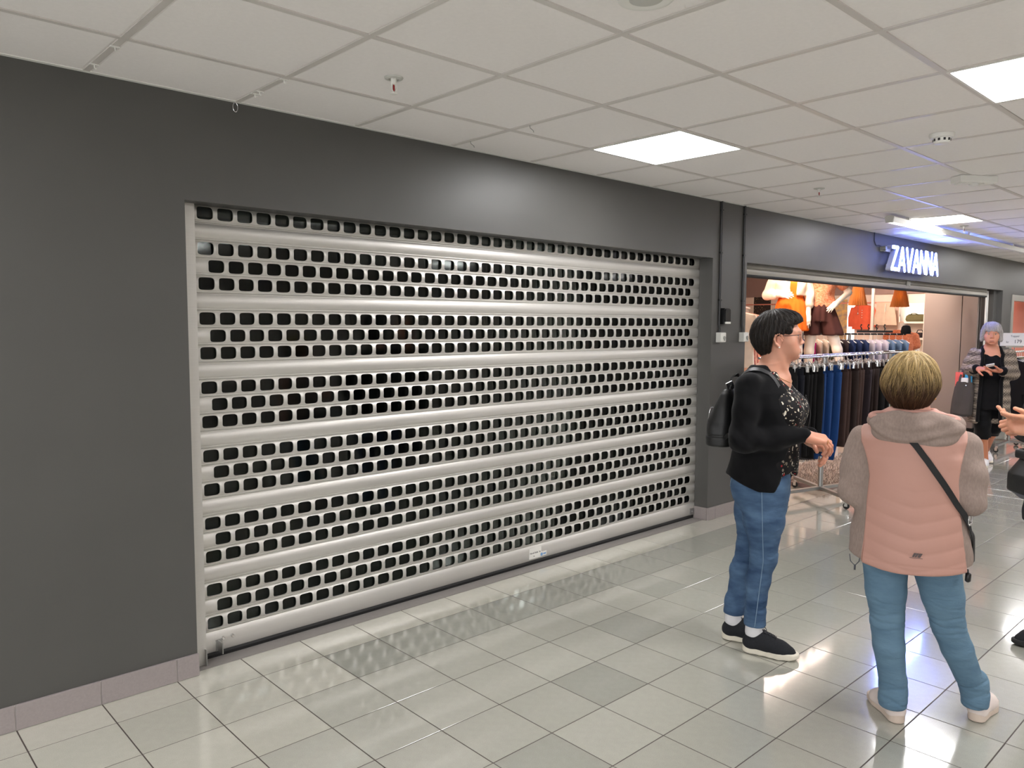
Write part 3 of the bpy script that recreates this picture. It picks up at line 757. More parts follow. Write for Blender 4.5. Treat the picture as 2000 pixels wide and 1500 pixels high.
def shoe(par, heel, ang, mats, L=.25, sc=1.0, runner=True, pitch=0.0, laces=True, name='shoe'):
    """shoe standing at its heel, pointing along angle ang in the person's frame"""
    k = L/.25*sc; R = rotz(ang)@rotx(pitch)
    up = Sdf()
    up.chain([(0, .040, .050), (0, .054, .086)], [.034, .032], .02); up.chain([(0, .045, .045), (0, .11, .050), (.0, .165, .034), (.0, .205, .026)], [.034, .036, .038, .030], .03)
    up.cap((0, .075, .080), (0, .115, .070), .026, .024, .02)
    up.cap((0, .060, .130), (0, .056, .085), .027, .022, .008, None, 's')
    up.fn(lambda P: .024-P[:, 2], (-1, -1, -1), (1, 1, 1), .006, 'i')
    so = Sdf()
    def outline(P):
        d = np.full(len(P), 1.0); cs = ((.0, .036, .034), (.002, .10, .033), (.003, .165, .043), (.0, .214, .034))
        for a, b in zip(cs[:-1], cs[1:]):
            ba = V(b[0]-a[0], b[1]-a[1]); q = P[:, :2]-V(a[0], a[1]); t = np.clip(q@ba/(ba@ba), 0, 1)
            d = np.minimum(d, np.linalg.norm(q-t[:, None]*ba, axis=1)-(a[2]+(b[2]-a[2])*t))
        top = .033+.007*np.cos(P[:, 1]*26)*(P[:, 1] < .12)+(.010*np.clip((.03-P[:, 1])/.05, 0, 1))
        bot = .001+np.clip((P[:, 1]-.19)/.06, 0, 1)**2*.012
        if runner: bot = bot+.0022*np.abs(np.sin(P[:, 1]*75))
        e = .005; dz = np.maximum(P[:, 2]-top, bot-P[:, 2])
        return np.maximum(d, dz)+np.where((d > -e) & (dz > -e), (np.sqrt((d+e)**2+(dz+e)**2)-e-np.maximum(d, dz)), 0)
    so.fn(outline, (-.05, -.005, 0), (.05, .255, .05), .004)
    T = lambda v: (v*k)@R.T+V(heel[0], heel[1], heel[2] if len(heel) > 2 else 0)
    v, f = up.mesh(.0035); s_ = link(name, np_mesh(name, T(v), f), mats[0], par)
    v, f = so.mesh(.0032); link('sole', np_mesh('sole', T(relax(v, f, 1)), f), mats[1], s_)
    if laces:
        mb = MB()
        for i, y in enumerate((.098, .115, .132, .149)):
            z = .096-.20*(y-.09)-(y > .14)*.003
            for q in (-1, 1):
                L_ = [surf(up, V(q*x, y+dy, .12), .002, 8)[0] for x, dy in ((-.024, 0), (-.012, .004), (.0, .007), (.012, .010), (.024, .012))]
                mb.tube([tuple(p) for p in T(np.array(L_))], .0023*k, 5)
        for s in (-1, 1):
            mb.tube([tuple(p) for p in T(np.array([(0, .094, .108), (s*.012, .090, .118), (s*.026, .096, .114), (s*.018, .104, .106), (0, .096, .108)]))], .0018*k, 5)
        obj('laces', mb, mats[2], s_, 'all')
    return s_

def strands(hs, seeds, flow, n, step, rad, lift, rng, jitter=.25, taper=.3):
    """tapered locks of hair that follow a flow field over the surface of the hair shape hs"""
    def proj(P, off):
        for _ in range(2):
            d = hs.eval(P)-off; e = 1e-3
            g = np.stack([hs.eval(P+V(*(e*(np.arange(3) == i))))-hs.eval(P-V(*(e*(np.arange(3) == i)))) for i in range(3)], 1)/(2*e)
            g /= (np.linalg.norm(g, axis=1, keepdims=True)+1e-9); P = P-g*d[:, None]
        return P, g
    N = len(seeds); P = seeds.copy(); rows = []; nr = []; off = rng.uniform(-.002, lift, N); jit = rng.normal(0, jitter, (N, 3))
    for i in range(n):
        P, g = proj(P, off*(.3+.7*i/(n-1))); rows.append(P.copy()); nr.append(g)
        d = flow(P)+jit; d -= g*(d*g).sum(1, keepdims=True); d /= (np.linalg.norm(d, axis=1, keepdims=True)+1e-9)
        P = P+d*(step[:, None] if isinstance(step, np.ndarray) else step)
    Q = np.stack(rows, 1); G = np.stack(nr, 1); T = np.gradient(Q, axis=1); T /= (np.linalg.norm(T, axis=2, keepdims=True)+1e-9)
    B = np.cross(T, G); r = rad*(1-(1-taper)*np.linspace(0, 1, n)**2)
    ring = np.stack([Q+B*r[None, :, None], Q+G*r[None, :, None]*.7, Q-B*r[None, :, None]], 2)   # N,n,3,3
    v = ring.reshape(-1, 3); base = np.arange(N)[:, None, None]*(n*3)+np.arange(n-1)[None, :, None]*3
    f = []
    for a, b in ((0, 1), (1, 2), (2, 0)): f.append(np.stack([base[..., 0]+a, base[..., 0]+b, base[..., 0]+3+b, base[..., 0]+3+a], -1).reshape(-1, 4))
    return v, np.concatenate(f), np.repeat(rng.uniform(0, 1, N), n*3)
def attr_mat(name, rough=.5, bump=0, bscale=200, spec=.5, sheen=0, sss=0, aniso=0):
    m = mat(name, (.5, .5, .5, 1), rough, bump=bump, bscale=bscale, spec=spec, sheen=sheen)
    nt = m.node_tree; a = nt.nodes.new('ShaderNodeVertexColor'); a.layer_name = 'Col'
    b = nt.nodes['Principled BSDF']; nt.links.new(a.outputs['Color'], b.inputs['Base Color'])
    if sss: b.inputs['Subsurface Weight'].default_value = sss; b.inputs['Subsurface Radius'].default_value = (.012, .005, .003); b.inputs['Subsurface Scale'].default_value = .4
    return m
M['skin'] = attr_mat('skin', .48, .12, 260, .4, sss=.15)
M['hair'] = attr_mat('hair', .55, 0, 200, .35)
M['eye_white'] = mat('eye_white', rgb(225, 216, 208), .2, var=.02)
M['iris'] = mat('iris', rgb(58, 52, 46), .15, var=.1)
M['lash'] = mat('lashes', rgb(48, 38, 34), .6, var=.05)
M['nail'] = mat('nail', rgb(226, 176, 160), .25, var=.02)

def surf(S, p, off, it=5):
    for _ in range(it):
        d = S.eval(p[None])[0]; e = 1e-3; g = np.array([S.eval((p+V(*(e*(np.arange(3) == i))))[None])[0]-d for i in range(3)])/e; g /= (np.linalg.norm(g)+1e-6); p = p-g*(d-off)
    return p, g
# ------------------------------------------------------------------ denim, knit, print
def denim(name, base, hi):
    m = mat(name, base, .85, var=.10, vscale=7, bump=.9, bscale=26, spec=.2, col2=hi, stretch=(1, 1, 2.6))
    m.node_tree.nodes['Bump'].inputs['Distance'].default_value = .004
    return m
M['denim1'] = denim('mid_blue_denim', rgb(44, 66, 96), rgb(88, 114, 144))
M['denim2'] = denim('soft_blue_denim', rgb(88, 116, 138), rgb(106, 135, 156))
M['seam'] = mat('denim_seam', rgb(124, 148, 172), .8, var=.1)
M['knit'] = mat('black_fine_knit', rgb(17, 17, 19), .9, var=.12, vscale=30, bump=.3, bscale=700, spec=.12, sheen=.06)
M['leather'] = mat('black_soft_leather', rgb(20, 20, 21), .5, var=.1, vscale=12, bump=.3, bscale=160)
M['sole'] = mat('cream_sole', rgb(226, 219, 203), .7, var=.04, vscale=20)
M['navy_mesh'] = mat('dark_navy_mesh_shoe', rgb(21, 23, 29), .85, var=.25, vscale=120, bump=.6, bscale=330)
M['lace'] = mat('dark_lace', rgb(40, 40, 44), .8, var=.2)
M['sock'] = mat('white_sock', rgb(220, 219, 222), .9, var=.02, bump=.3, bscale=300)
def floral(name):
    m = mat(name, rgb(20, 18, 20), .7, bump=.1, spec=.2); nt = m.node_tree; b = nt.nodes['Principled BSDF']
    tc = nt.nodes.new('ShaderNodeTexCoord'); base = None
    nz = nt.nodes.new('ShaderNodeTexNoise'); nz.inputs['Scale'].default_value = 45; nz.inputs['Detail'].default_value = 2
    nt.links.new(tc.outputs['Object'], nz.inputs['Vector'])
    ad = nt.nodes.new('ShaderNodeVectorMath'); ad.operation = 'MULTIPLY_ADD'; ad.inputs[1].default_value = (.022,)*3
    nt.links.new(nz.outputs['Color'], ad.inputs[0]); nt.links.new(tc.outputs['Object'], ad.inputs[2])
    prev = None
    for i, (sc, st, th, c) in enumerate(((19, (1, 1, 1.0), .20, rgb(120, 112, 100)), (24, (1, 1, .45), .17, rgb(226, 220, 204)), (21, (1, 1, 2.1), .15, rgb(212, 204, 190)), (15, (1, 1, 1), .12, rgb(150, 40, 44)), (30, (1, 1, 1), .10, rgb(210, 190, 150)))):
        mp = nt.nodes.new('ShaderNodeMapping'); mp.inputs['Scale'].default_value = st; mp.inputs['Location'].default_value = (i*.37, i*.21, i*.11); mp.inputs['Rotation'].default_value = (i*.7, i*.4, 0)
        vo = nt.nodes.new('ShaderNodeTexVoronoi'); vo.inputs['Scale'].default_value = sc*1.7
        lt = nt.nodes.new('ShaderNodeMath'); lt.operation = 'LESS_THAN'; lt.inputs[1].default_value = th*1.2
        nt.links.new(ad.outputs[0], mp.inputs[0]); nt.links.new(mp.outputs[0], vo.inputs['Vector']); nt.links.new(vo.outputs['Distance'], lt.inputs[0])
        mx = nt.nodes.new('ShaderNodeMix'); mx.data_type = 'RGBA'; mx.inputs['A'].default_value = rgb(20, 18, 20); mx.inputs['B'].default_value = c
        if prev: nt.links.new(prev, mx.inputs['A'])
        nt.links.new(lt.outputs[0], mx.inputs['Factor']); prev = mx.outputs['Result']
    nt.links.new(prev, b.inputs['Base Color']); return m
M['floral'] = floral('black_floral_print')

def wrinkle(v, f, spec):
    """push a garment in and out along its normals: spec(v, n) gives the height of the folds"""
    n = vnormals(v, f); return v+n*spec(v, n)[:, None]
def waves(v, dirv, freq, amp, ph=0, warp=.25, seed=0):
    r = np.random.default_rng(seed); a = r.uniform(-1, 1, (3, 3))*9
    w = np.sin(v@a[0]+ph)+np.sin(v@a[1]*1.3+1.7)*.7+np.sin(v@a[2]*.6+.4)*.5
    s = np.sin((v@np.array(dirv, float))*freq+w*warp*4+ph)
    return amp*np.sign(s)*np.abs(s)**1.4
def garment(name, S, h, m, par, folds=None, it=1):
    v, f = S.mesh(h); v = relax(v, f, it)
    if folds: v = wrinkle(v, f, folds)
    o = link(name, np_mesh(name, v, f), m, par); return o, v, f
def leg(S, hip, knee, ank, r, flat=None, k=.03, bend=(0, 0, 0)):
    c = (V(*knee)+V(*ank))/2+V(*bend)*1.0; ca = V(*knee)*.68+V(*ank)*.32+V(0, -.012, 0)
    S.chain([hip, (V(*hip)*.5+V(*knee)*.5), knee, ca, ank], [r[0], r[1], r[2], r[3], r[4]], k, flat); return S
def cut_above(S, z): S.fn(lambda P: P[:, 2]-z, (-2, -2, -2), (2, 2, 2), .006, 'i')
def cut_below(S, z): S.fn(lambda P: z-P[:, 2], (-2, -2, -2), (2, 2, 2), .006, 'i')
def bump1(x, c, w): return np.exp(-((x-c)/w)**2)

# ================================================================== woman in the black cardigan
def woman_black():
    rng = np.random.default_rng(11)
    W = thing('person', 'woman in black cardigan and jeans standing side-on, black backpack on her back', 'person', (3.36, -1.54, 0), math.atan2(-.469, -.883))
    Rt = rotz(-math.radians(13)); T = lambda p: Rt@V(*p)                 # torso turned a little towards the camera
    skin = rgb(204, 148, 124)
    # body ---------------------------------------------------------
    B = Sdf(); Hd = Pose(B, rotz(math.radians(-1))@rotx(math.radians(3)), (0, .044, 1.505), .965)
    head_shape(Hd)
    B.chain([(0, .026, 1.47), (0, .024, 1.40), (0, .006, 1.33)], [.050, .051, .066], .03); B.cap((0, .065, 1.42), (0, .060, 1.37), .03, .03, .03)
    for s in (-1, 1): B.cap((s*.045, .035, 1.45), (s*.02, .085, 1.325), .012, .012, .02)
    
    sh_ = {s: T((s*.165, -.045, 1.285)) for s in (-1, 1)}
    el = {1: V(.215, -.105, 1.035), -1: V(-.205, .015, 1.03)}
    wr = {1: V(.125, .168, 1.062), -1: V(-.045, .20, 1.045)}
    B.tube([(.80, 0, -.01, .15, .11), (.95, 0, 0, .145, .105), (1.15, 0, .0, .15, .11), (1.22, 0, .0, .15, .105), (1.28, 0, -.012, .135, .085), (1.335, 0, -.008, .070, .058), (1.37, 0, .0, .055, .052)], .03); B.ell((0, .048, 1.285), (.062, .058, .055), .03)
    for s in (-1, 1):
        B.chain([sh_[s], el[s], wr[s]], [.042, .034, .024], .02)
    hipR, hipL = V(.085, -.005, .83), V(-.085, -.03, .83)
    knR, knL = V(.072, .005, .465), V(-.066, -.065, .465); anR, anL = V(.066, -.028, .10), V(-.058, -.130, .10)
    for a, b, c in ((hipR, knR, anR), (hipL, knL, anL)): leg(B, a, b, c, (.075, .07, .045, .045, .034))
    for a in (anR, anL): B.cap(a, a-V(0, .0, .045), .034, .036, .01)
    hv = B.mesh(.003, (-.14, -.11, 1.235), (.14, .24, 1.66)); lo = B.mesh(.008, (-.32, -.27, .05), (.32, .30, 1.245))
    hands = Sdf(); nails = []
    rd = V(-.22, .95, -.20); tips, HR = hand_shape(hands, wr[1], rd, (.32, .28, .9), -1, [(.5, .55, .4), (.62, .6, .4), (.72, .65, .45), (.8, .7, .5)], (.03, 0, -.03, -.08), 1.0)
    hands.chain([wr[1]-(wr[1]-el[1])*.18, wr[1]], [.025, .026], .015); nails += tips
    ld = V(.42, .80, -.42); tipl, HL = hand_shape(hands, wr[-1]+V(0, -.01, -.025), ld, (-.25, .45, .7), 1, [(.7, .6, .35), (.8, .6, .4), (.8, .7, .4), (.8, .7, .4)], (0, 0, 0, 0), .97)
    hands.chain([wr[-1]-(wr[-1]-el[-1])*.2, wr[-1]+V(0, -.01, -.025)], [.025, .026], .015)
    hm = hands.mesh(.0025)
    v, f = cat([hv, lo, hm]); col = head_cols(v, skin, Hd)
    isl = v[:, 2] < 1.2; n = np.sin(v@V(60, 40, 55))*.5+.5; col[isl] = np.array(skin[:3])*(1.02+.10*n[isl, None])*V(1.03, .97, .94)
    body = link('body', np_mesh('body', v, f, True, col), M['skin'], W)
    eyes(Hd, body)
    ring = MB(); rc = HR.P((-.0125, .100, -.006)); ring.tube([tuple(HR.P((-.0125+.0105*math.cos(a), .098, -.004+.0105*math.sin(a)))) for a in np.linspace(0, 2*PI, 15)[:-1]], .0014, 6, closed=True)
    M['gold'] = mat('gold', rgb(214, 170, 96), .2, 1, var=.02); obj('ring', ring, M['gold'], body, 'all')
    for s in (1, -1):
        p = Hd.P((s*.081, .0005, -.0495)); obj('earring', MB().lathe([(.004*math.sin(a)+.0002, -.004*math.cos(a)) for a in np.linspace(0, PI, 7)], tuple(p), 10), M['pearl'], body, 'all')
    # necklace line
    nk = [tuple(surf(B, T((.070*math.cos(a)*1.02, .018+.085*math.sin(a), 1.345-.052*max(0, math.sin(a))**1.5)), .0015)[0]) for a in np.linspace(.05, PI-.05, 18)]
    obj('necklace', MB().tube(nk, .0011, 5), M['gold'], body, 'all')
    # hair -----------------------------------------------------------
    Hs = Sdf(); Hh = Pose(Hs, Hd.R, Hd.t, Hd.sc)
    Hh.ell((0, -.016, .040), (.087, .107, .092), .02); Hh.ell((0, -.052, .0), (.080, .080, .075), .04); Hh.ell((0, .034, .078), (.068, .072, .044), .04); Hh.ell((0, -.045, -.045), (.060, .055, .055), .03)
    for s in (-1, 1): Hh.cap((s*.070, .050, .030), (s*.0735, .050, .004), .011, .006, .012)
    hz = np.array([-.13, -.100, -.088, -.06, -.03, -.008, .004, .010, .012, .02, .044, .056, .066, .08, .10, .2]); hy = np.array([-.9, -.070, -.040, -.036, -.034, -.030, -.020, .012, .050, .060, .064, .070, .100, .15, .17, .3])
    def hairline(P):
        q = ((P-Hd.t)@Hd.R/Hd.sc); ym = np.interp(q[:, 2], hz, hy); return (q[:, 1]-ym)*.75
    Hs.fn(hairline, (-2, -2, -2), (2, 2, 2), .008, 'i')
    bg = MB
    hvv, hff = Hs.mesh(.0035); hvv = relax(hvv, hff, 1)
    q = ((hvv-Hd.t)@Hd.R/Hd.sc); az = np.arctan2(q[:, 0], q[:, 1]+.03)
    hvv = hvv+vnormals(hvv, hff)*(.0022*np.sin(az*26+q[:, 2]*60)+.0015*np.sin(az*47-q[:, 2]*30))[:, None]
    crown = V(0, -.045, .125)
    def flow(P):
        q = ((P-Hd.t)@Hd.R/Hd.sc); d = q-crown; fr = np.clip((q[:, 1]+.01)/.05, 0, 1)[:, None]*np.clip((q[:, 2]-.03)/.05, 0, 1)[:, None]
        g = d*V(1, .9, .9)+V(0, 0, -.05); g = g*(1-fr)+(V(.55, 1.0, -.35)*.1)*fr
        g /= np.linalg.norm(g, axis=1, keepdims=True); return g@Hd.R.T
    pick = rng.choice(len(hvv), 2600); sv = hvv[pick]; sq = ((sv-Hd.t)@Hd.R/Hd.sc)
    ok = (sq[:, 2] > -.075)
    st = rng.uniform(.004, .0085, ok.sum())
    S2, F2, rnd = strands(Hs, sv[ok], flow, 7, st, .0009, .005, rng, .16)
    bad = (hairline(S2) > .012).reshape(-1, 21).any(1); keep = ~bad; S2 = S2.reshape(-1, 21, 3)[keep].reshape(-1, 3); rnd = rnd.reshape(-1, 21)[keep].ravel(); F2 = F2.reshape(3, len(keep), 6, 4)[:, :keep.sum()].reshape(-1, 4)
    hv2, hf2 = cat([(hvv, hff), (S2, F2)])
    t = np.concatenate([np.full(len(hvv), .25), rnd])[:, None]
    hc = V(*rgb(16, 14, 13)[:3])*(1-t)+V(*rgb(50, 40, 34)[:3])*t
    link('hair', np_mesh('hair', hv2, hf2, True, hc), M['hair'], W)
    # glasses -----------------------------------------------------------
    g = thing_part('glasses', W)
    for s in (-1, 1):
        rim = [tuple(Hd.P((s*.033+.0225*math.copysign(abs(math.cos(a))**.75, math.cos(a)), .1085-.06*(abs(.033+s*.0225*math.cos(a))**1.5), -.002+.0165*math.copysign(abs(math.sin(a))**.8, math.sin(a))))) for a in np.linspace(0, 2*PI, 25)[:-1]]
        r_ = obj('rim', MB().tube(rim, .0019, 6, closed=True), M['frame_brown'], g, 'all')
        c = np.mean(np.array(rim), 0); lens = MB(); lens.v = [tuple(c)]+rim; lens.f = [(0, 1+i, 1+(i+1) % 24) for i in range(24)]
        obj('lens', lens, M['lens'], r_)
        obj('temple', MB().tube([tuple(Hd.P(p)) for p in ((s*.056, .099, .006), (s*.066, .085, .0065), (s*.074, .045, .004), (s*.078, .018, .006))], .0018, 6), M['frame_brown'], g, 'all')
    obj('bridge', MB().tube([tuple(Hd.P(p)) for p in ((-.0105, .107, .002), (0, .1085, .005), (.0105, .107, .002))], .0013, 6), M['frame_brown'], g, 'all')
    # jeans -----------------------------------------------------------
    J = Sdf()
    J.tube([(.70, 0, -.01, .150, .115), (.78, 0, -.012, .165, .128), (.86, 0, -.012, .168, .126), (.96, 0, 0, .15, .115)], .03)
    J.ell((.075, -.085, .80), (.085, .065, .085), .05); J.ell((-.075, -.095, .80), (.085, .065, .085), .05)
    for a, b, c, s in ((hipR, knR, anR, 1), (hipL, knL, anL, -1)):
        leg(J, a, b, c+V(0, 0, .03), (.092, .083, .053, .048, .043), ((0, 1, 0), 1.08), .03)
        J.cap(c+V(0, .0, .095), c+V(0, .002, .040), .047, .0495, .012)
    cut_below(J, .132)
    def jf(v, n):
        z = v[:, 2]; r = bump1(z, .45, .05)*.0022+bump1(z, .215, .04)*.0030+bump1(z, .68, .10)*.0008; r = .6*r*(.45+.55*np.sin(v[:, 0]*31+v[:, 1]*27+z*9)**2)
        w = waves(v, (0, .12, 1), 150, 1, 0, .35, 3); w2 = waves(v, (0, -.35, 1), 95, 1, 1, .3, 5)
        sm = -np.exp(-((np.abs(v[:, 1]-np.interp(z, [.1, .465, .83], [-.03, .0, -.01]))/.0035)**2))*(v[:, 0] > .06)*.0012
        cr = sum(np.exp(-((z-zc-a_*(v[:, 1]-.0))/.005)**2)*np.clip(.5+.6*np.sin(v[:, 1]*40+zc*90), 0, 1) for zc, a_ in ((.475, .35), (.455, -.2), (.435, .3), (.50, -.4), (.56, .25), (.60, -.2), (.645, .2), (.69, -.15), (.22, .3), (.19, -.25), (.165, .2), (.25, -.2)))
        return .5*r*w+.0006*w2+sm-.0022*cr
    jo, jv, jf_ = garment('jeans', J, .0052, M['denim1'], W, jf)
    # side seam and back pocket on the near leg
    def on(S, p, d=(1, 0, 0), out=.0015):
        p = V(*p).astype(float); d = V(*d)/np.linalg.norm(d); lo_, hi_ = 0., .3; p = p+d*.22
        for _ in range(50):
            s_ = S.eval(p[None])[0]
            if s_ < .0006: break
            p = p-d*max(s_*.8, .0005)
        return p+d*out
    yz = [(np.interp(z, [.1, .465, .83, .9], [-.03, .004, -.012, -.01]), z) for z in np.linspace(.142, .885, 48)]
    obj('side_seam', MB().tube([tuple(on(J, (.02, y, z), (1, 0, 0), .001)) for y, z in yz], .0018, 5), M['seam'], jo, 'all')
    pk = [(-.075, .885), (-.080, .86), (-.083, .82), (-.098, .795), (-.115, .808), (-.12, .84)]
    obj('pocket_stitching', MB().tube([tuple(on(J, (.0, y, z), (.75, -.65, 0), .001)) for y, z in pk], .0014, 5), M['seam'], jo, 'all')
    # shoes ---------------------------------------------------------------
    for heel, a, s in ((V(.061, -.082, 0), -.155, 1), (V(-.063, -.186, 0), -.10, -1)):
        so = shoe(W, heel, a, (M['navy_mesh'], M['sole'], M['lace']), .262)
        c = anR if s > 0 else anL
        sk = Sdf().cap(c+V(0, .002, .055), c+V(0, .0, .0), .0425, .0425, .01); v, f = sk.mesh(.004); link('sock', np_mesh('sock', v, f), M['sock'], W)
    # blouse -----------------------------------------------------------------
    rows = [(.855, 0, .012, .168, .128), (.93, 0, .014, .172, .132), (1.03, 0, .016, .168, .132), (1.10, 0, .018, .172, .143), (1.18, 0, .022, .176, .146), (1.25, 0, .008, .172, .118), (1.31, 0, -.008, .135, .088), (1.345, 0, -.005, .088, .072)]
    Bl = Sdf(); Bl.tube(rows, .02)
    if True:
        q = Pose(Bl, np.eye(3), (0, 0, 0)); q.ell((.075, .115, 1.165), (.06, .05, .06), .05); q.ell((-.075, .115, 1.165), (.06, .05, .06), .05)
        Bl.chain([(0, .05, 1.43), (0, .09, 1.335), (0, .145, 1.275)], [.076, .058, .032], .012, None, 's')
        Bl.fn(lambda P: .868+.012*np.sin(P[:, 0]*30)+.006*np.sin(P[:, 0]*71)-P[:, 2], (-2,)*3, (2,)*3, .006, 'i')
    v, f = Bl.mesh(.004); v = relax(v, f, 2); v = wrinkle(v, f, lambda v, n: .004*np.sin(v[:, 0]*44+np.sin(v[:, 2]*9)*2)*bump1(v[:, 2], .9, .09)+waves(v, (.4, 0, 1), 60, .0007, 0, .3, 8)); v = v@Rt.T
    link('blouse', np_mesh('blouse', v, f), M['floral'], W)
    obj('drawstring', MB().tube([tuple(T(p)) for p in ((.02, .175, 1.235), (.03, .192, 1.20), (.02, .20, 1.15), (.035, .196, 1.11), (.03, .19, 1.085))], .0016, 5).lathe([(.001,-.004),(.004,0),(.001,.005)], tuple(T((.03,.19,1.083))), 8).lathe([(.001,-.004),(.004,0),(.001,.005)], tuple(T((.02,.176,1.237))), 8), M['silver_black'], W, 'all')
    # cardigan -----------------------------------------------------------------
    C = Sdf(); crow = [(.78, 0, -.010, .196, .150), (.86, 0, -.008, .196, .150), (.95, 0, -.004, .188, .146), (1.03, 0, .004, .182, .145), (1.10, 0, .008, .186, .153), (1.18, 0, .010, .190, .155), (1.25, 0, -.004, .185, .130), (1.31, 0, -.018, .150, .098), (1.345, 0, -.022, .102, .076), (1.372, 0, -.022, .075, .060)]
    C.tube(crow, .02)
    C.ell((.08, -.09, .83), (.10, .07, .08), .05); C.ell((-.08, -.09, .83), (.10, .07, .08), .05)
    open_z = [.70, .80, .88, .95, 1.09, 1.2, 1.3, 1.36]; open_w = [.165, .150, .130, .108, .045, .045, .078, .095]
    C.fn(lambda P: np.maximum(np.abs(P[:, 0])-np.interp(P[:, 2], open_z, open_w)-.006*np.sin(P[:, 2]*27), .035-P[:, 1]), (-.2, .0, .7), (.2, .4, 1.45), .014, 's')
    C.cap((0, .065, 1.46), (0, .045, 1.36), .082, .070, .012, None, 's')
    C.fn(lambda P: .795+.060*np.clip((-P[:, 1]+.02)/.15, 0, 1)-P[:, 2], (-2,)*3, (2,)*3, .008, 'i')
    Cw = Sdf(); Cw.fn(lambda P: C.eval(P@Rt), *[np.array(x) for x in ((-.26, -.26, .74), (.26, .26, 1.40))], .01)
    def sleeve(s, r):
        a, b, c = sh_[s], el[s], wr[s]; c2 = b+(c-b)*.97
        Cw.chain([a+V(0, 0, .0), a*.55+b*.45, b, b*.45+c2*.55, c2], r, .028)
    sleeve(1, [.060, .057, .052, .043, .035]); sleeve(-1, [.060, .057, .052, .044, .037])
    def cf(v, n):
        d = np.linalg.norm(v-el[1], axis=1); e = np.exp(-(d/.11)**2)
        a = waves(v, (.2, .75, .65), 85, 1, 0, .3, 21); b_ = waves(v, (.3, .5, 1), 42, 1, .7, .35, 22)
        arm = np.exp(-((v[:, 0]-.19)/.07)**2)
        return .0042*e*a+.0022*b_+.002*arm*waves(v, (0, .9, .5), 60, 1, 2, .3, 9)
    co, cv, cff = garment('cardigan', Cw, .0055, M['knit'], W, cf)
    def edge(p0): return T(p0)
    # backpack on her back (a thing of its own) -----------------------------------------------
    bp_ = thing('backpack', 'small black leather backpack worn by the woman in the black cardigan', 'backpack', (3.36, -1.54, 0), math.atan2(-.469, -.883))
    K = Sdf(); K.tube([(.985, 0, -.205, .105, .058), (1.0, 0, -.205, .118, .066), (1.04, 0, -.205, .122, .068), (1.10, 0, -.203, .118, .066), (1.17, 0, -.194, .102, .050), (1.225, 0, -.184, .080, .030), (1.25, 0, -.178, .060, .015)], .02, 'u', 2.8)
    v, f = K.mesh(.005); v = relax(v, f, 1)
    v = wrinkle(v, f, lambda v, n: .0035*waves(v, (.2, .7, .25), 75, 1, 0, .4, 31)*np.clip((v[:, 2]-1.03)/.05, 0, 1)-.003*bump1(v[:, 2], 1.032, .003)); v = v@Rt.T
    kb = link('pack_body', np_mesh('pack_body', v, f), M['leather'], bp_)
    K2 = Sdf(); K2.tube([(.978, 0, -.206, .114, .064), (.985, 0, -.206, .121, .069), (1.022, 0, -.206, .1245, .0715), (1.028, 0, -.206, .122, .069)], .01, 'u', 2.8); v, f = K2.mesh(.005); link('pack_base', np_mesh('pack_base', v@Rt.T, f), M['leather'], bp_)
    zp = [tuple(T((.088*math.cos(a), -.268+.012*abs(math.cos(a)), 1.06+.095*math.sin(a)))) for a in np.linspace(-.15, PI+.15, 22)]
    obj('pocket_zip', MB().tube(zp, .0022, 5), M['steel'], kb, 'all'); obj('zip_puller', MB().tube([zp[0], tuple(np.array(zp[0])+V(0, 0, -.018))], .0026, 6), M['steel'], kb)
    zz = [tuple(T((.100*math.cos(a), -.222, 1.11+.085*math.sin(a)))) for a in np.linspace(.1, PI-.1, 16)]
    obj('top_zip', MB().tube(zz, .0022, 5), M['steel'], kb, 'all')
    hl = [T(p) for p in ((.028, -.175, 1.245), (.026, -.166, 1.275), (.020, -.172, 1.305), (.010, -.148, 1.322), (-.01, -.138, 1.318), (-.022, -.150, 1.29), (-.028, -.172, 1.25))]
    def strap(name, pts, wdt, th, nrm, m, par):
        P = np.array(pts); t = np.gradient(P, axis=0); t /= np.linalg.norm(t, axis=1, keepdims=True); N_ = np.array(nrm, float) if np.ndim(nrm) == 2 else np.tile(np.array(nrm, float), (len(P), 1))
        s_ = np.cross(t, N_); s_ /= np.linalg.norm(s_, axis=1, keepdims=True); N_ = np.cross(s_, t)
        mb = MB(); o = 0
        for i in range(len(P)):
            for a, b in ((-1, -1), (1, -1), (1, 1), (-1, 1)): mb.v.append(tuple(P[i]+s_[i]*a*wdt/2+N_[i]*b*th/2))
        for i in range(len(P)-1):
            for k in range(4): k2 = (k+1) % 4; mb.f.append((i*4+k, i*4+k2, i*4+4+k2, i*4+4+k))
        mb.f += [(3, 2, 1, 0), tuple(len(mb.v)-4+k for k in range(4))]
        return obj(name, mb, m, par, 'x')
    def smooth(pts, n=24):
        P = np.array(pts, float); d = np.concatenate([[0], np.cumsum(np.linalg.norm(np.diff(P, axis=0), axis=1))]); u = np.linspace(0, d[-1], n)
        Q = np.stack([np.interp(u, d, P[:, i]) for i in range(3)], 1)
        for _ in range(2): Q[1:-1] = (Q[:-2]+2*Q[1:-1]+Q[2:])/4
        return Q
    global strap_fn, smooth_fn, on_fn; strap_fn, smooth_fn, on_fn = strap, smooth, on
    strap('grab_handle', smooth(hl), .016, .006, (0, -1, .2), M['leather'], bp_)
    rg = MB(); rg.box(-.018, .018, -.005, .005, -.022, .022, .003)
    r_ = obj('silver_clasp', rg, M['silver'], bp_); r_.location = T((.027, -.170, 1.268)); r_.rotation_euler = (math.radians(-25), .5, math.radians(-80))
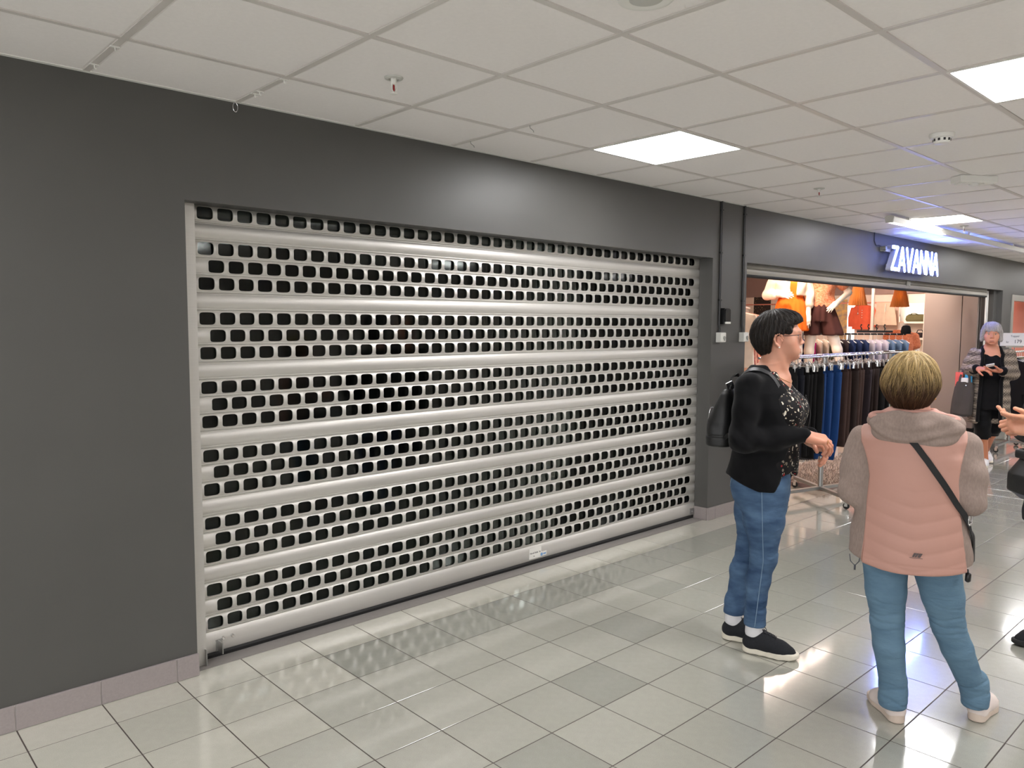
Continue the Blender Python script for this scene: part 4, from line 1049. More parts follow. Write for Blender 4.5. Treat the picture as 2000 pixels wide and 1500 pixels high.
    for s in (1, -1):
        path = [T(p) for p in ((s*.050, -.150, 1.235), (s*.072, -.122, 1.305), (s*.090, -.075, 1.350), (s*.092, -.02, 1.352), (s*.098, .030, 1.325), (s*.108, .075, 1.28), (s*.118, .108, 1.235))]
        pj = []
        for p in smooth(path, 22):
            for _ in range(4):
                d = Cw.eval(p[None])[0]; e = 1e-3; gr_ = np.array([Cw.eval((p+V(*(e*(np.arange(3) == i))))[None])[0]-d for i in range(3)])/e; p = p-gr_/(np.linalg.norm(gr_)+1e-6)*(d-(.006-.016*max(0, len(pj)-14)/7))
            pj.append(p)
        pj = np.array(pj); nn = []
        for p in pj:
            d = Cw.eval(p[None])[0]; e = 1e-3; gr_ = np.array([Cw.eval((p+V(*(e*(np.arange(3) == i))))[None])[0]-d for i in range(3)]); nn.append(gr_/np.linalg.norm(gr_))
        strap('shoulder_strap', pj, .020, .005, np.array(nn), M['strap_grey'], bp_)
        strap('lower_strap', smooth([T(p) for p in ((s*.105, -.17, 1.02), (s*.15, -.14, 1.045), (s*.196, -.08, 1.085), (s*.205, -.02, 1.11))]), .018, .004, (s, 0, .3), M['leather'], bp_)
        bk = MB(); bk.tube([(-.013, 0, -.016), (.013, 0, -.016), (.013, 0, .016), (-.013, 0, .016)], .0022, 6, closed=True); b_ = obj('buckle', bk, M['silver'], bp_, 'all'); b_.location = T((s*.183, -.105, 1.068)); b_.rotation_euler = (.5, 0, math.radians(-13)+s*.9*1.2)
    return W
def thing_part(name, par):
    o = bpy.data.objects.new(name, None); COL.objects.link(o); o.parent = par; o.empty_display_size = .03; return o
M['pearl'] = mat('pearl', rgb(236, 230, 222), .2, var=.01); M['frame_brown'] = mat('brown_glasses_frame', rgb(58, 36, 34), .3, var=.05)
M['heel_grey'] = mat('grey_heel_tab', rgb(72, 74, 82), .7, var=.1); M['silver_black'] = mat('black_cord', rgb(30, 30, 32), .6, var=.1)
M['silver'] = mat('polished_silver', rgb(220, 220, 222), .18, 1, var=.02); M['strap_grey'] = mat('dark_grey_strap', rgb(44, 44, 47), .42, var=.05, bump=.2)
M['lens'] = bpy.data.materials.new('spectacle_lens'); M['lens'].use_nodes = True
_nt = M['lens'].node_tree; _nt.nodes.clear(); _o = _nt.nodes.new('ShaderNodeOutputMaterial'); _m = _nt.nodes.new('ShaderNodeMixShader'); _t = _nt.nodes.new('ShaderNodeBsdfTransparent'); _g = _nt.nodes.new('ShaderNodeBsdfGlossy'); _fr = _nt.nodes.new('ShaderNodeFresnel')
_g.inputs['Roughness'].default_value = .03; _nt.links.new(_fr.outputs[0], _m.inputs[0]); _nt.links.new(_t.outputs[0], _m.inputs[1]); _nt.links.new(_g.outputs[0], _m.inputs[2]); _nt.links.new(_m.outputs[0], _o.inputs[0])
woman_black()
# ================================================================== woman in the pink jacket, seen from behind
M['heather'] = mat('grey_beige_heather', rgb(150, 133, 125), .9, var=.10, vscale=160, bump=.3, bscale=600, spec=.15, stretch=(1, 1, .35))
M['pink'] = mat('dusty_pink_nylon', rgb(186, 142, 129), .55, var=.02, vscale=6, bump=.05, bscale=300, spec=.35)
M['pink_lining'] = mat('pink_jersey_lining', rgb(204, 156, 144), .8, var=.03)
M['strap_black'] = mat('black_webbing', rgb(20, 20, 22), .7, var=.1, vscale=60)
M['white_shoe'] = mat('white_leather_shoe', rgb(226, 212, 206), .5, var=.03, vscale=20)
M['offwhite_sole'] = mat('offwhite_sole', rgb(208, 190, 176), .7, var=.04)
M['logo'] = mat('dark_logo_print', rgb(84, 72, 72), .6, var=.05)
def woman_pink():
    rng = np.random.default_rng(5)
    loc = (3.082, -2.303, 0); rz = math.atan2(-.941, .338)
    W = thing('person', 'short-haired woman in dusty pink and grey hooded jacket seen from behind', 'person', loc, rz)
    skin = rgb(214, 158, 138)
    B = Sdf(); Hd = Pose(B, rotz(-.10), (-.024, .015, 1.338), .96); head_shape(Hd)
    B.chain([(-.022, .0, 1.31), (-.015, -.012, 1.23), (-.008, -.012, 1.16)], [.050, .054, .075], .03)
    B.tube([(.70, 0, 0, .15, .11), (.75, 0, 0, .155, .115), (.9, -.01, 0, .15, .11), (1.05, -.01, 0, .155, .105), (1.15, -.01, 0, .13, .085), (1.2, -.01, 0, .06, .055)], .03)
    shd = {-1: V(-.183, -.005, 1.118), 1: V(.160, -.005, 1.118)}; elb = {-1: V(-.208, -.035, .915), 1: V(.184, -.03, .925)}; wri = {-1: V(-.13, .17, .955), 1: V(.105, .18, .965)}
    hip = {-1: V(-.080, 0, .66), 1: V(.078, .01, .66)}; kne = {-1: V(-.072, .02, .405), 1: V(.140, .085, .405)}; ank = {-1: V(-.040, .060, .09), 1: V(.248, .208, .09)}
    for s in (-1, 1):
        B.chain([shd[s], elb[s], wri[s]], [.045, .038, .026], .02); leg(B, hip[s], kne[s], ank[s], (.06, .05, .038, .036, .026)); B.cap(ank[s], ank[s]-V(0, 0, .04), .027, .027, .01)
    hv = B.mesh(.0032, (-.15, -.13, 1.17), (.11, .15, 1.47)); lo = B.mesh(.009, (-.32, -.2, .04), (.32, .28, 1.178))
    hs = Sdf()
    for s in (-1, 1):
        d = V(-s*.5, .8, .1); hand_shape(hs, wri[s], d, (s*.5, .4, .75), -s, [(.4, .5, .3)]*4, sc=.95); hs.chain([wri[s]-d*.07, wri[s]], [.03, .026], .015)
    hm = hs.mesh(.004); v, f = cat([hv, lo, hm]); link('body', np_mesh('body', v, f, True, head_cols(v, skin, Hd)), M['skin'], W)
    obj('earring', MB().lathe([(.0045*math.sin(a)+.0002, -.0045*math.cos(a)) for a in np.linspace(0, PI, 7)], tuple(Hd.P((.084, -.004, -.052))), 10), M['gold'], W, 'all')
    # hair
    Hs = Sdf(); Hh = Pose(Hs, Hd.R, Hd.t, Hd.sc)
    Hh.ell((0, -.016, .036), (.096, .114, .095), .02); Hh.ell((0, -.050, .0), (.099, .084, .070), .04); Hh.ell((0, -.044, -.052), (.066, .060, .052), .04)
    hz = np.array([-.14, -.108, -.095, -.06, -.02, .0, .03, .06, .1, .2]); hy = np.array([-.9, -.066, -.040, -.022, .012, .045, .06, .085, .13, .2])
    def hairline(P):
        q = (P-Hd.t)@Hd.R/Hd.sc; return (q[:, 1]-np.interp(q[:, 2]+.006*np.sin(q[:, 0]*150)+.003*np.sin(q[:, 0]*310), hz, hy))*.75
    Hs.fn(hairline, (-2,)*3, (2,)*3, .008, 'i')
    v1, f1 = Hs.mesh(.0038); v1 = relax(v1, f1, 1); q = (v1-Hd.t)@Hd.R/Hd.sc; az = np.arctan2(q[:, 0], -q[:, 1]-.02)
    v1 = v1+vnormals(v1, f1)*(.0026*np.sin(az*17+q[:, 2]*38)+.0018*np.sin(az*41-q[:, 2]*25))[:, None]
    crown = V(.012, -.035, .128)
    def flow(P):
        q = (P-Hd.t)@Hd.R/Hd.sc; d = (q-crown)*V(1, .9, .8)+V(0, 0, -.055)
        d[:, 0] += .03*np.sin(q[:, 2]*38+q[:, 0]*30); d[:, 0] -= .25*q[:, 0]*(q[:, 2] < -.03)
        return (d/np.linalg.norm(d, axis=1, keepdims=True))@Hd.R.T
    pk = rng.choice(len(v1), 6500); st = rng.uniform(.005, .010, len(pk)); sv = v1[pk]
    ok = ((sv-Hd.t)@Hd.R)[:, 2] > -.085
    S2, F2, rnd = strands(Hs, sv[ok], flow, 8, st[ok], .0007, .005, rng, .13)
    hv, hf = cat([(v1, f1), (S2, F2)]); zq = ((hv-Hd.t)@Hd.R/Hd.sc)
    t = np.concatenate([rng.uniform(.3, .5, 1)*np.ones(len(v1)), rnd]); up = np.clip((zq[:, 2]+.030)/.115+(t-.5)*.55, 0, 1)[:, None]
    hc = V(*rgb(78, 50, 30)[:3])*(1-up)+V(*rgb(204, 174, 118)[:3])*up; hc *= (.45+1.0*t[:, None]**1.5); hc = np.clip(hc, 0, .8)
    link('hair', np_mesh('hair', hv, hf, True, hc), M['hair'], W)
    # jeans
    J = Sdf(); J.tube([(.650, 0, .0, .150, .110), (.68, 0, 0, .165, .125), (.75, 0, 0, .165, .125), (.85, 0, 0, .15, .11)], .03)
    for s, r in ((-1, (.083, .073, .060, .057, .047)), (1, (.085, .074, .059, .056, .045))):
        leg(J, hip[s]+V(s*.008, 0, 0), kne[s], ank[s]+V(0, 0, .02), r, None, .012); a = ank[s]; J.cap(a+V(0, -.004, .07), a+V(0, -.012, -.012), .047, .053 if s < 0 else .049, .015)
    cut_below(J, .058)
    def jf(v, n):
        z = v[:, 2]; bk = np.clip(.4-n[:, 1], 0, 1); x = np.where(v[:, 0] < .035, v[:, 0]+.07, v[:, 0]-.14)
        cr = sum(a_*np.exp(-((z-zc-s_*x-.004*np.sin(x*60))/.0055)**2) for zc, s_, a_ in ((.452, .12, 1), (.418, -.10, 1.2), (.388, .10, .9), (.50, -.2, .6), (.13, .3, 1), (.105, -.35, 1.2), (.08, .3, .8), (.16, -.2, .5)))
        return -.0042*cr*bk+.0022*bump1(z, .405, .05)*bk+.0018*bump1(z, .11, .05)+.0009*waves(v, (.5, .2, .7), 46, 1, 0, .3, 42)
    garment('jeans', J, .0052, M['denim2'], W, jf)
    for heel, a, s in ((V(-.010, .018, 0), .50, -1), (V(.248, .176, 0), -.34, 1)):
        shoe(W, heel, a, (M['white_shoe'], M['offwhite_sole'], M['white_shoe']), .235, runner=False)
    # jacket
    rows = [(.655, -.008, 0, .214, .166), (.70, -.008, 0, .212, .164), (.80, -.010, 0, .200, .156), (.90, -.012, 0, .190, .150), (1.0, -.012, 0, .187, .147), (1.08, -.012, -.002, .188, .138), (1.14, -.012, -.004, .174, .118), (1.185, -.012, -.008, .142, .098), (1.215, -.012, -.012, .105, .085), (1.235, -.012, -.012, .09, .075)]
    C = Sdf(); C.tube(rows, .02)
    for s in (-1, 1):
        c2 = elb[s]*.12+wri[s]*.88; C.chain([shd[s], (shd[s]+elb[s])/2+V(s*.006, 0, 0), elb[s], (elb[s]+c2)/2, c2], [.055, .055, .051, .046, .041], .022)
    C.fn(lambda P: .662+.018*np.clip(np.abs(P[:, 0]+.008)/.2, 0, 1)**2+.02*np.clip(P[:, 1]/.16, -1, 1)*0-P[:, 2], (-2,)*3, (2,)*3, .012, 'i')
    zL = [.655, .75, .90, 1.0, 1.06, 1.12, 1.165, 1.21]; xl = [-.166, -.160, -.157, -.151, -.160, -.182, -.190, -.17]; xr = [.184, .170, .148, .140, .146, .160, .166, .15]
    def mask(P): return np.maximum(np.interp(P[:, 2], zL, xl)-P[:, 0], P[:, 0]-np.interp(P[:, 2], zL, xr))
    def cf(v, n):
        a = .003*waves(v, (.6, .2, .75), 60, 1, 0, .3, 51)*np.clip((np.abs(v[:, 0]+.01)-.15)/.06, 0, 1)
        e = sum(bump1(np.linalg.norm(v-elb[s], axis=1), 0, .09) for s in (-1, 1)); return a+.004*e*waves(v, (0, .6, .8), 80, 1, 1, .3, 52)
    jo, jv, jf2 = garment('jacket', C, .006, M['heather'], W, cf)
    Pn = Sdf(); Pn.fn(lambda P: np.maximum(np.maximum(C.eval(P)-.0075, mask(P)), P[:, 1]+.015), (-.2, -.2, .64), (.2, 0, 1.215), .0)
    def pf(v, n):
        x = v[:, 0]-.005; z = v[:, 2]; s = z-.16*np.abs(x)**1.15*2.2; w = np.clip((1.0-z)/.12, .18, 1)
        g = -.0014*w*np.exp(-((((s/.058) % 1)-.5)/.10)**2)+.0010*w*np.cos(s/.058*2*PI)
        fold = .003*np.clip((z-1.0)/.1, 0, 1)*np.clip((np.abs(x)-.07)/.08, 0, 1)*waves(v*np.array([1, 1, 1]), (0, .1, 1), 90, 1, 0, .4, 61)
        hem = -.0015*bump1(z, .688, .003)
        ctr = .002*waves(v, (.8, 0, .5), 38, 1, 0, .4, 62)
        return (g+fold+hem+ctr)*np.clip(-n[:, 1]*2, 0, 1)
    v, f = Pn.mesh(.0045); v = relax(v, f, 2); v = wrinkle(v, f, pf); pn = link('back_panel', np_mesh('back_panel', v, f), M['pink'], jo)
    pn['label'] = 'quilted dusty pink back panel'
    for sx in (xl, xr):
        pts = [surf(C, V(np.interp(z, zL, sx), -.12, z), .0035)[0] for z in np.linspace(.675, 1.16, 26)]
        obj('panel_seam', MB().tube([tuple(p) for p in pts], .0016, 5), M['pink'], jo, 'all')
    # hood lying on the back
    Hq = Sdf(); Hq.ell((-.006, -.100, 1.182), (.152, .050, .074), .02); Hq.ell((-.006, -.040, 1.212), (.132, .076, .036), .03)
    for s in (-1, 1): Hq.cap((s*.135-.006, -.03, 1.200), (s*.105-.006, .07, 1.195), .030, .022, .03)
    Hq.chain([(-.01, .03, 1.34), (-.01, -.02, 1.255), (-.008, -.055, 1.225)], [.085, .078, .062], .02, None, 's'); Hq.ell((-.008, -.045, 1.238), (.125, .055, .018), .015, None, 's')
    def hfold(v, n):
        x = v[:, 0]; z = v[:, 2]; r = np.sqrt((x*.8)**2+(z-1.33)**2)
        m = np.clip((-v[:, 1]-.03)/.06, 0, 1)
        return m*(1.3*.0065*np.sin((x+.25*(z-1.17))*46+.8)*bump1(z, 1.195, .035)+1.1*.0045*np.sin(r*150+np.sin(x*21)*1.6)*bump1(z, 1.165, .05))
    v, f = Hq.mesh(.005); v = relax(v, f, 2); v = wrinkle(v, f, hfold); ho = link('hood', np_mesh('hood', v, f), M['heather'], jo)
    Cl = Sdf(); Cl.tube([(1.165, -.012, -.005, .120, .095), (1.205, -.014, -.008, .105, .088), (1.242, -.016, -.008, .088, .078), (1.252, -.016, -.006, .080, .070)], .02)
    Cl.cap((-.02, .03, 1.32), (-.016, -.004, 1.24), .074, .066, .01, None, 's')
    for s in (-1, 1): Cl.cap((s*.125-.012, -.035, 1.222), (s*.142-.012, -.050, 1.218), .011, .012, .012); Cl.cap((s*.095-.012, -.02, 1.225), (s*.13-.012, -.04, 1.220), .016, .010, .02)
    Hedge = [(-.150, -.055, 1.214), (-.10, -.088, 1.236), (-.05, -.104, 1.243), (0, -.106, 1.244), (.05, -.100, 1.239), (.10, -.082, 1.228), (.140, -.050, 1.212)]
    Cl.chain(Hedge, [.006]*7, .006)
    v, f = Cl.mesh(.0045); link('hood_lining', np_mesh('hood_lining', relax(v, f, 1), f), M['pink_lining'], ho)
    # drawcord loop and toggle at the hem
    p = V(-.190, -.07, .66); obj('drawcord_loop', MB().tube([tuple(p+V(*q)) for q in ((-.02, 0, .02), (-.016, -.004, -.006), (0, -.006, -.022), (.014, -.004, -.004), (.016, 0, .018))], .0018, 5).tube([tuple(p+V(0, -.006, -.018)), tuple(p+V(0, -.006, -.038))], .0038, 6), M['heel_grey'], jo, 'all')
    p = V(.186, -.045, .672); obj('cord_toggle', MB().tube([tuple(p), tuple(p+V(.002, -.004, -.02))], .003, 6).tube([tuple(p+V(.002, -.004, -.012)), tuple(p+V(.002, -.004, -.016)), tuple(p+V(.001, -.004, -.042)), tuple(p+V(.001, -.004, -.047))], [.006, .010, .010, .005], 10), M['black'], jo, 'all')
    lg = MB()
    for x0, w_, a in ((-.014, .006, 0), (-.006, .006, 1), (.003, .009, 2)):
        P4 = [V(x0+.016, 0, .726), V(x0+.016+w_, 0, .726), V(x0+.024+w_, 0, .741), V(x0+.022, 0, .741)]
        Q = [surf(Pn, V(q[0], -.17, q[2]), .0045)[0] for q in P4]; o = len(lg.v); lg.v += [tuple(q) for q in Q]; lg.f.append((o, o+1, o+2, o+3))
    Q = [surf(Pn, V(x, -.17, z), .0045)[0] for x, z in ((-.006, .722), (.036, .722), (.036, .7235), (-.006, .7235))]; o = len(lg.v); lg.v += [tuple(q) for q in Q]; lg.f.append((o, o+1, o+2, o+3))
    obj('logo', lg, M['logo'], pn)
    # crossbody bag (strap over the back, pouch in front of her)
    bg = thing('crossbody_bag', 'black crossbody bag strap running diagonally over the pink jacket back', 'bag', loc, rz)
    raw = [V(*q) for q in ((-.02, -.15, 1.155), (.005, -.155, 1.125), (.05, -.155, 1.06), (.10, -.14, .985), (.14, -.115, .915), (.168, -.075, .86), (.182, -.03, .80), (.188, .03, .74))]
    pj, nn = zip(*[surf(C, q, .0125 if q[0] < .155 else .0125-.008*min(1, (q[0]-.155)/.025)) for q in smooth_fn(raw, 34)])
    strap_fn('strap', pj, .022, .003, np.array(nn), M['strap_black'], bg)
    b_ = obj('buckle', MB().tube([(-.013, 0, -.014), (.013, 0, -.014), (.013, 0, .014), (-.013, 0, .014)], .0026, 6, closed=True).box(-.012, .012, -.004, .004, -.02, -.012, .001), M['silver'], bg, 'all'); b_.location = surf(C, V(.175, -.055, .862), .008)[0]; b_.rotation_euler = (0, 0, 1.1)
    K = Sdf(); K.tube([(.62, .11, .215, .10, .035), (.64, .11, .215, .115, .045), (.74, .11, .215, .112, .042), (.76, .11, .215, .10, .03)], .01, 'u', 4); v, f = K.mesh(.008); link('pouch', np_mesh('pouch', v, f), M['leather'], bg)
woman_pink()

# ================================================================== grey-haired woman walking in the corridor
def nordic(name):
    m = mat(name, rgb(120, 108, 98), .95, bump=.3, bscale=300, spec=.1); nt = m.node_tree; b = nt.nodes['Principled BSDF']
    tc = nt.nodes.new('ShaderNodeTexCoord'); sp = nt.nodes.new('ShaderNodeSeparateXYZ'); nt.links.new(tc.outputs['Object'], sp.inputs[0])
    def math_(op, a, b_=None, v=None):
        n = nt.nodes.new('ShaderNodeMath'); n.operation = op
        for i, q in enumerate((a, b_)):
            if q is None: continue
            if isinstance(q, (int, float)): n.inputs[i].default_value = q
            else: nt.links.new(q, n.inputs[i])
        return n.outputs[0]
    z = math_('MULTIPLY', sp.outputs['Z'], 2*PI/.085); xs = math_('MULTIPLY', math_('ADD', sp.outputs['X'], sp.outputs['Y']), 2*PI/.042)
    band = math_('SINE', z); zig = math_('MULTIPLY', math_('SINE', xs), math_('SINE', math_('MULTIPLY', z, 3)))
    nz = nt.nodes.new('ShaderNodeTexNoise'); nz.inputs['Scale'].default_value = 90; nt.links.new(tc.outputs['Object'], nz.inputs['Vector'])
    tot = math_('ADD', math_('ADD', math_('MULTIPLY', band, .28), math_('MULTIPLY', zig, .30)), nz.outputs['Fac'])
    cr = nt.nodes.new('ShaderNodeValToRGB'); cr.color_ramp.interpolation = 'CONSTANT'
    for p, c in ((.0, rgb(74, 68, 64)), (.18, rgb(112, 102, 93)), (.52, rgb(138, 126, 114)), (.85, rgb(172, 158, 144))):
        if p == 0: cr.color_ramp.elements[0].color = c
        else: cr.color_ramp.elements.new(p).color = c
    cr.color_ramp.elements.remove(cr.color_ramp.elements[-1])
    nt.links.new(tot, cr.inputs[0]); nt.links.new(cr.outputs[0], b.inputs['Base Color']); return m
M['nordic'] = nordic('patterned_grey_knit')
M['tote'] = mat('charcoal_tote_canvas', rgb(62, 56, 54), .8, var=.08, bump=.2)
def woman_grey():
    rng = np.random.default_rng(3); loc = (9.4375, -.829, 0); rz = math.atan2(.96549, -.26046)
    W = thing('person', 'grey-haired woman in patterned long cardigan walking towards the camera', 'person', loc, rz)
    skin = rgb(204, 142, 116)
    B = Sdf(); Hd = Pose(B, rotz(.08)@rotx(-.04), (.024, -.03, 1.478), 1.02); head_shape(Hd, False)
    B.chain([(.022, -.06, 1.45), (.02, -.07, 1.37), (.02, -.09, 1.31)], [.05, .052, .075], .03)
    B.tube([(.72, .01, -.10, .15, .11), (.95, .01, -.10, .15, .11), (1.12, .01, -.09, .155, .11), (1.22, .01, -.09, .15, .10), (1.28, .015, -.09, .13, .085), (1.34, .02, -.08, .06, .055)], .03)
    shd = {1: V(.175, -.10, 1.265), -1: V(-.150, -.10, 1.265)}; elb = {1: V(.248, -.085, 1.05), -1: V(-.190, -.085, 1.045)}; wri = {1: V(.135, .115, 1.105), -1: V(-.088, .115, 1.085)}
    hip = {1: V(.09, -.10, .80), -1: V(-.065, -.10, .80)}; kne = {1: V(.06, -.09, .46), -1: V(-.045, -.20, .45)}; ank = {1: V(.028, -.20, .09), -1: V(.020, -.56, .15)}
    for s in (-1, 1):
        B.chain([shd[s], elb[s], wri[s]], [.045, .038, .027], .02); leg(B, hip[s], kne[s], ank[s], (.07, .06, .046, .045, .034)); B.cap(ank[s], ank[s]-V(0, .01, .03), .034, .036, .01)
    tips, HR = hand_shape(B, wri[1], (-.85, .45, -.05), (.1, .35, .85), 1, [(.35, .5, .3), (.45, .5, .3), (.5, .5, .3), (.6, .5, .3)], sc=.95); hand_shape(B, wri[-1]+V(.01, .0, 0), (.9, .35, .05), (-.1, .1, -.9), 1, [(.25, .3, .2)]*4, sc=.95)
    hv = B.mesh(.0045, (-.13, -.20, 1.2), (.18, .13, 1.62)); ar = B.mesh(.004, (-.14, .03, .98), (.19, .30, 1.198)); lo = B.mesh(.009, (-.35, -.70, .02), (.35, .03, 1.205))
    v, f = cat([hv, lo, ar]); col = head_cols(v, skin, Hd); lg = v[:, 2] < .4; col[lg] = np.array(rgb(190, 124, 92)[:3]); ha = (v[:, 2] > .98) & (v[:, 2] < 1.19) & (v[:, 1] > .04); col[ha] = np.array(rgb(196, 128, 102)[:3])
    bo = link('body', np_mesh('body', v, f, True, col), M['skin'], W); eyes(Hd, bo)
    Hs = Sdf(); Hh = Pose(Hs, Hd.R, Hd.t, Hd.sc)
    Hh.ell((0, -.012, .038), (.090, .106, .090), .02); Hh.ell((0, -.045, -.02), (.092, .075, .08), .04)
    for s in (-1, 1): Hh.cap((s*.074, .015, .02), (s*.080, .008, -.062), .024, .024, .03)
    Hh.cap((-.028, .050, .066), (.028, .050, .066), .046, .046, .04)
    def face(P):
        q = (P-Hd.t)@Hd.R/Hd.sc; zt = .024+.008*np.sin(q[:, 0]*150)+14*q[:, 0]**2*0
        return np.where(q[:, 1] > .03, np.minimum(zt-q[:, 2], .060-np.abs(q[:, 0])), -.05)*.8
    Hs.fn(face, (-2,)*3, (2,)*3, .01, 'i'); Hs.fn(lambda P: (-.080-.012*np.sin(P[:, 0]*60))-((P-Hd.t)@Hd.R)[:, 2], (-2,)*3, (2,)*3, .01, 'i')
    v1, f1 = Hs.mesh(.0045); v1 = relax(v1, f1, 1)
    def flow(P):
        q = (P-Hd.t)@Hd.R/Hd.sc; d = (q-V(.0, -.02, .128))+V(0, 0, -.06); return (d/np.linalg.norm(d, axis=1, keepdims=True))@Hd.R.T
    pk = rng.choice(len(v1), 1100); S2, F2, rnd = strands(Hs, v1[pk], flow, 6, rng.uniform(.006, .011, len(pk)), .0018, .005, rng, .15)
    hv, hf = cat([(v1, f1), (S2, F2)]); t = np.concatenate([np.full(len(v1), .5), rnd])[:, None]; q = (hv-Hd.t)@Hd.R
    la = (bump1(q[:, 0], .01, .045)*bump1(q[:, 2], .09, .05)*(q[:, 1] > -.02))[:, None]
    hc = V(*rgb(128, 122, 122)[:3])*(1-t)+V(*rgb(214, 208, 204)[:3])*t; hc = hc*(1-.5*la)+V(*rgb(150, 146, 184)[:3])*.5*la
    link('hair', np_mesh('hair', hv, hf, True, hc), M['hair'], W)
    # black dress, capri trousers, shoes
    D = Sdf(); D.tube([(.66, .01, -.10, .160, .125), (.80, .01, -.10, .165, .13), (.95, .01, -.095, .158, .122), (1.12, .01, -.085, .165, .128), (1.20, .015, -.085, .155, .115), (1.255, .018, -.088, .12, .09)], .02)
    D.chain([(.02, .0, 1.38), (.02, .06, 1.285)], [.085, .070], .02, None, 's')
    garment('dress', D, .006, M['knit'], W, lambda v, n: .003*waves(v, (.3, .3, 1), 40, 1, 0, .3, 71))
    T_ = Sdf(); T_.tube([(.66, .01, -.10, .15, .115), (.80, .01, -.10, .155, .12), (.9, .01, -.10, .14, .11)], .03)
    for s in (-1, 1): leg(T_, hip[s], kne[s], ank[s], (.095, .085, .072, .066, .05))
    T_.fn(lambda P: (.315+.02*(P[:, 0] < 0))-P[:, 2], (-2,)*3, (2,)*3, .008, 'i'); garment('capri_trousers', T_, .006, M['knit'], W, lambda v, n: .003*waves(v, (0, .2, 1), 60, 1, 0, .3, 72))
    shoe(W, V(.022, -.285, 0), -.04, (M['sock'], M['sole'], M['sock']), .245); shoe(W, V(.035, -.66, .055), .28, (M['sock'], M['sole'], M['sock']), .245, pitch=-.24)
    # long patterned cardigan
    C = Sdf(); C.tube([(.50, .005, -.12, .206, .160), (.62, .008, -.115, .20, .155), (.80, .01, -.105, .192, .150), (.95, .01, -.10, .178, .142), (1.12, .012, -.095, .178, .146), (1.22, .013, -.095, .172, .126), (1.28, .015, -.098, .155, .10), (1.315, .018, -.10, .10, .078), (1.335, .02, -.10, .075, .065)], .02)
    C.fn(lambda P: np.maximum(np.abs(P[:, 0]-.002-.012*np.clip((1.1-P[:, 2]), 0, 1))-np.interp(P[:, 2], [.4, .7, .95, 1.1, 1.3, 1.36], [.105, .098, .090, .085, .085, .08]), -.085-P[:, 1]), (-.2, -.1, .4), (.2, .3, 1.4), .01, 's')
    C.cap((.02, -.02, 1.42), (.02, -.04, 1.31), .08, .07, .01, None, 's')
    for s in (-1, 1):
        c2 = elb[s]*.18+wri[s]*.82; C.chain([shd[s], (shd[s]+elb[s])/2, elb[s], (elb[s]+c2)/2, c2], [.058, .060, .060, .054, .052], .025)
    co, _, _ = garment('cardigan', C, .0065, M['nordic'], W, lambda v, n: .004*waves(v, (.4, .5, .8), 45, 1, 0, .3, 73)+.004*np.clip((.9-v[:, 2])/.3, 0, 1)*np.sin(np.arctan2(v[:, 0], v[:, 1]+.1)*9))
    for s in (-1, 1):
        c1 = elb[s]*.30+wri[s]*.70; c2 = elb[s]*.10+wri[s]*.90; Q = Sdf().cap(c1, c2, .053, .049, .01); v, f = Q.mesh(.006); link('cuff', np_mesh('cuff', v, f), M['knit'], co)
        pts = []
        for z in np.linspace(.52, 1.30, 20):
            x = .002+.012*max(0, 1.1-z)+s*(np.interp(z, [.4, .7, .95, 1.1, 1.3, 1.36], [.105, .098, .090, .085, .085, .08])+.012); p, g = surf(C, V(x, .05 if z < 1.25 else .0, z), .001); pts.append(p)
        pts += [V(.02+s*.082, -.07, 1.325), V(.02+s*.06, -.12, 1.34)]
        obj('collar_band', MB().tube([tuple(p) for p in pts], [.018]*len(pts), 8), M['knit'], co, 'all')
    # phone in the hands, tote bag on the arm and the parcels in it
    ph = thing('phone', 'small light phone held in the hands of the grey-haired woman', 'phone', loc, rz)
    p = MB().box(-.055, .025, -.03, .03, -.004, .004, .003); o = obj('case', p, M['white'], ph); o.location = (.035, .195, 1.142); o.rotation_euler = (.5, .25, .1); obj('screen', MB().box(-.05, .02, -.026, .026, .0042, .005), M['black'], o)
    tb_ = thing('tote_bag', 'charcoal canvas tote bag hanging from the arm of the grey-haired woman', 'bag', loc, rz)
    K = Sdf(); K.tube([(.575, .265, .02, .10, .035), (.60, .265, .02, .108, .055), (.75, .258, .015, .10, .055), (.90, .25, .01, .088, .045), (.955, .25, .01, .084, .040)], .01, 'u', 3.2); K.tube([(.90, .25, .01, .078, .030), (1.0, .25, .01, .078, .034)], .01, 's', 3.2)
    v, f = K.mesh(.006); v = wrinkle(relax(v, f, 1), f, lambda v, n: .006*waves(v, (1, .2, .15), 42, 1, 0, .3, 75)); link('bag_body', np_mesh('bag_body', v, f), M['tote'], tb_)
    for y in (.042, -.025): strap_fn('handle', smooth_fn([V(.20, y, .93), V(.205, y*.8, 1.0), V(.225, y*.4-.02, 1.07), V(.245, -.04, 1.112), V(.27, y*.4-.02, 1.07), V(.295, y*.8, 1.0), V(.30, y, .93)], 18), .022, .004, (0, 1, 0), M['tote'], tb_)
    snp = obj('snap', MB().lathe([(.007,-.003),(.006,.003)], (.235, .058, .915), 12, 'y'), M['silver'], tb_)
    for nm, lab, x, c, h in (('red_parcel', 'coral red packet sticking out of the charcoal tote', .305, rgb(226, 96, 90), 1.055), ('blue_parcel', 'blue packet sticking out of the charcoal tote', .215, rgb(42, 150, 198), 1.03), ('white_parcel', 'white packet between the red and blue ones in the tote', .25, rgb(236, 232, 232), .995)):
        t = thing(nm, lab, 'packet', loc, rz); m_ = mat(nm+'_paper', c, .5, var=.03); o = obj('packet', MB().box(x-.036, x+.036, .0, .018 if nm[0] != 'w' else .026, .80, h, .004), m_, t); obj('flap', MB().box(x-.034, x+.034, .0185 if nm[0] != 'w' else .0265, .020 if nm[0] != 'w' else .028, h-.05, h-.008, .0006), m_, t)
woman_grey()

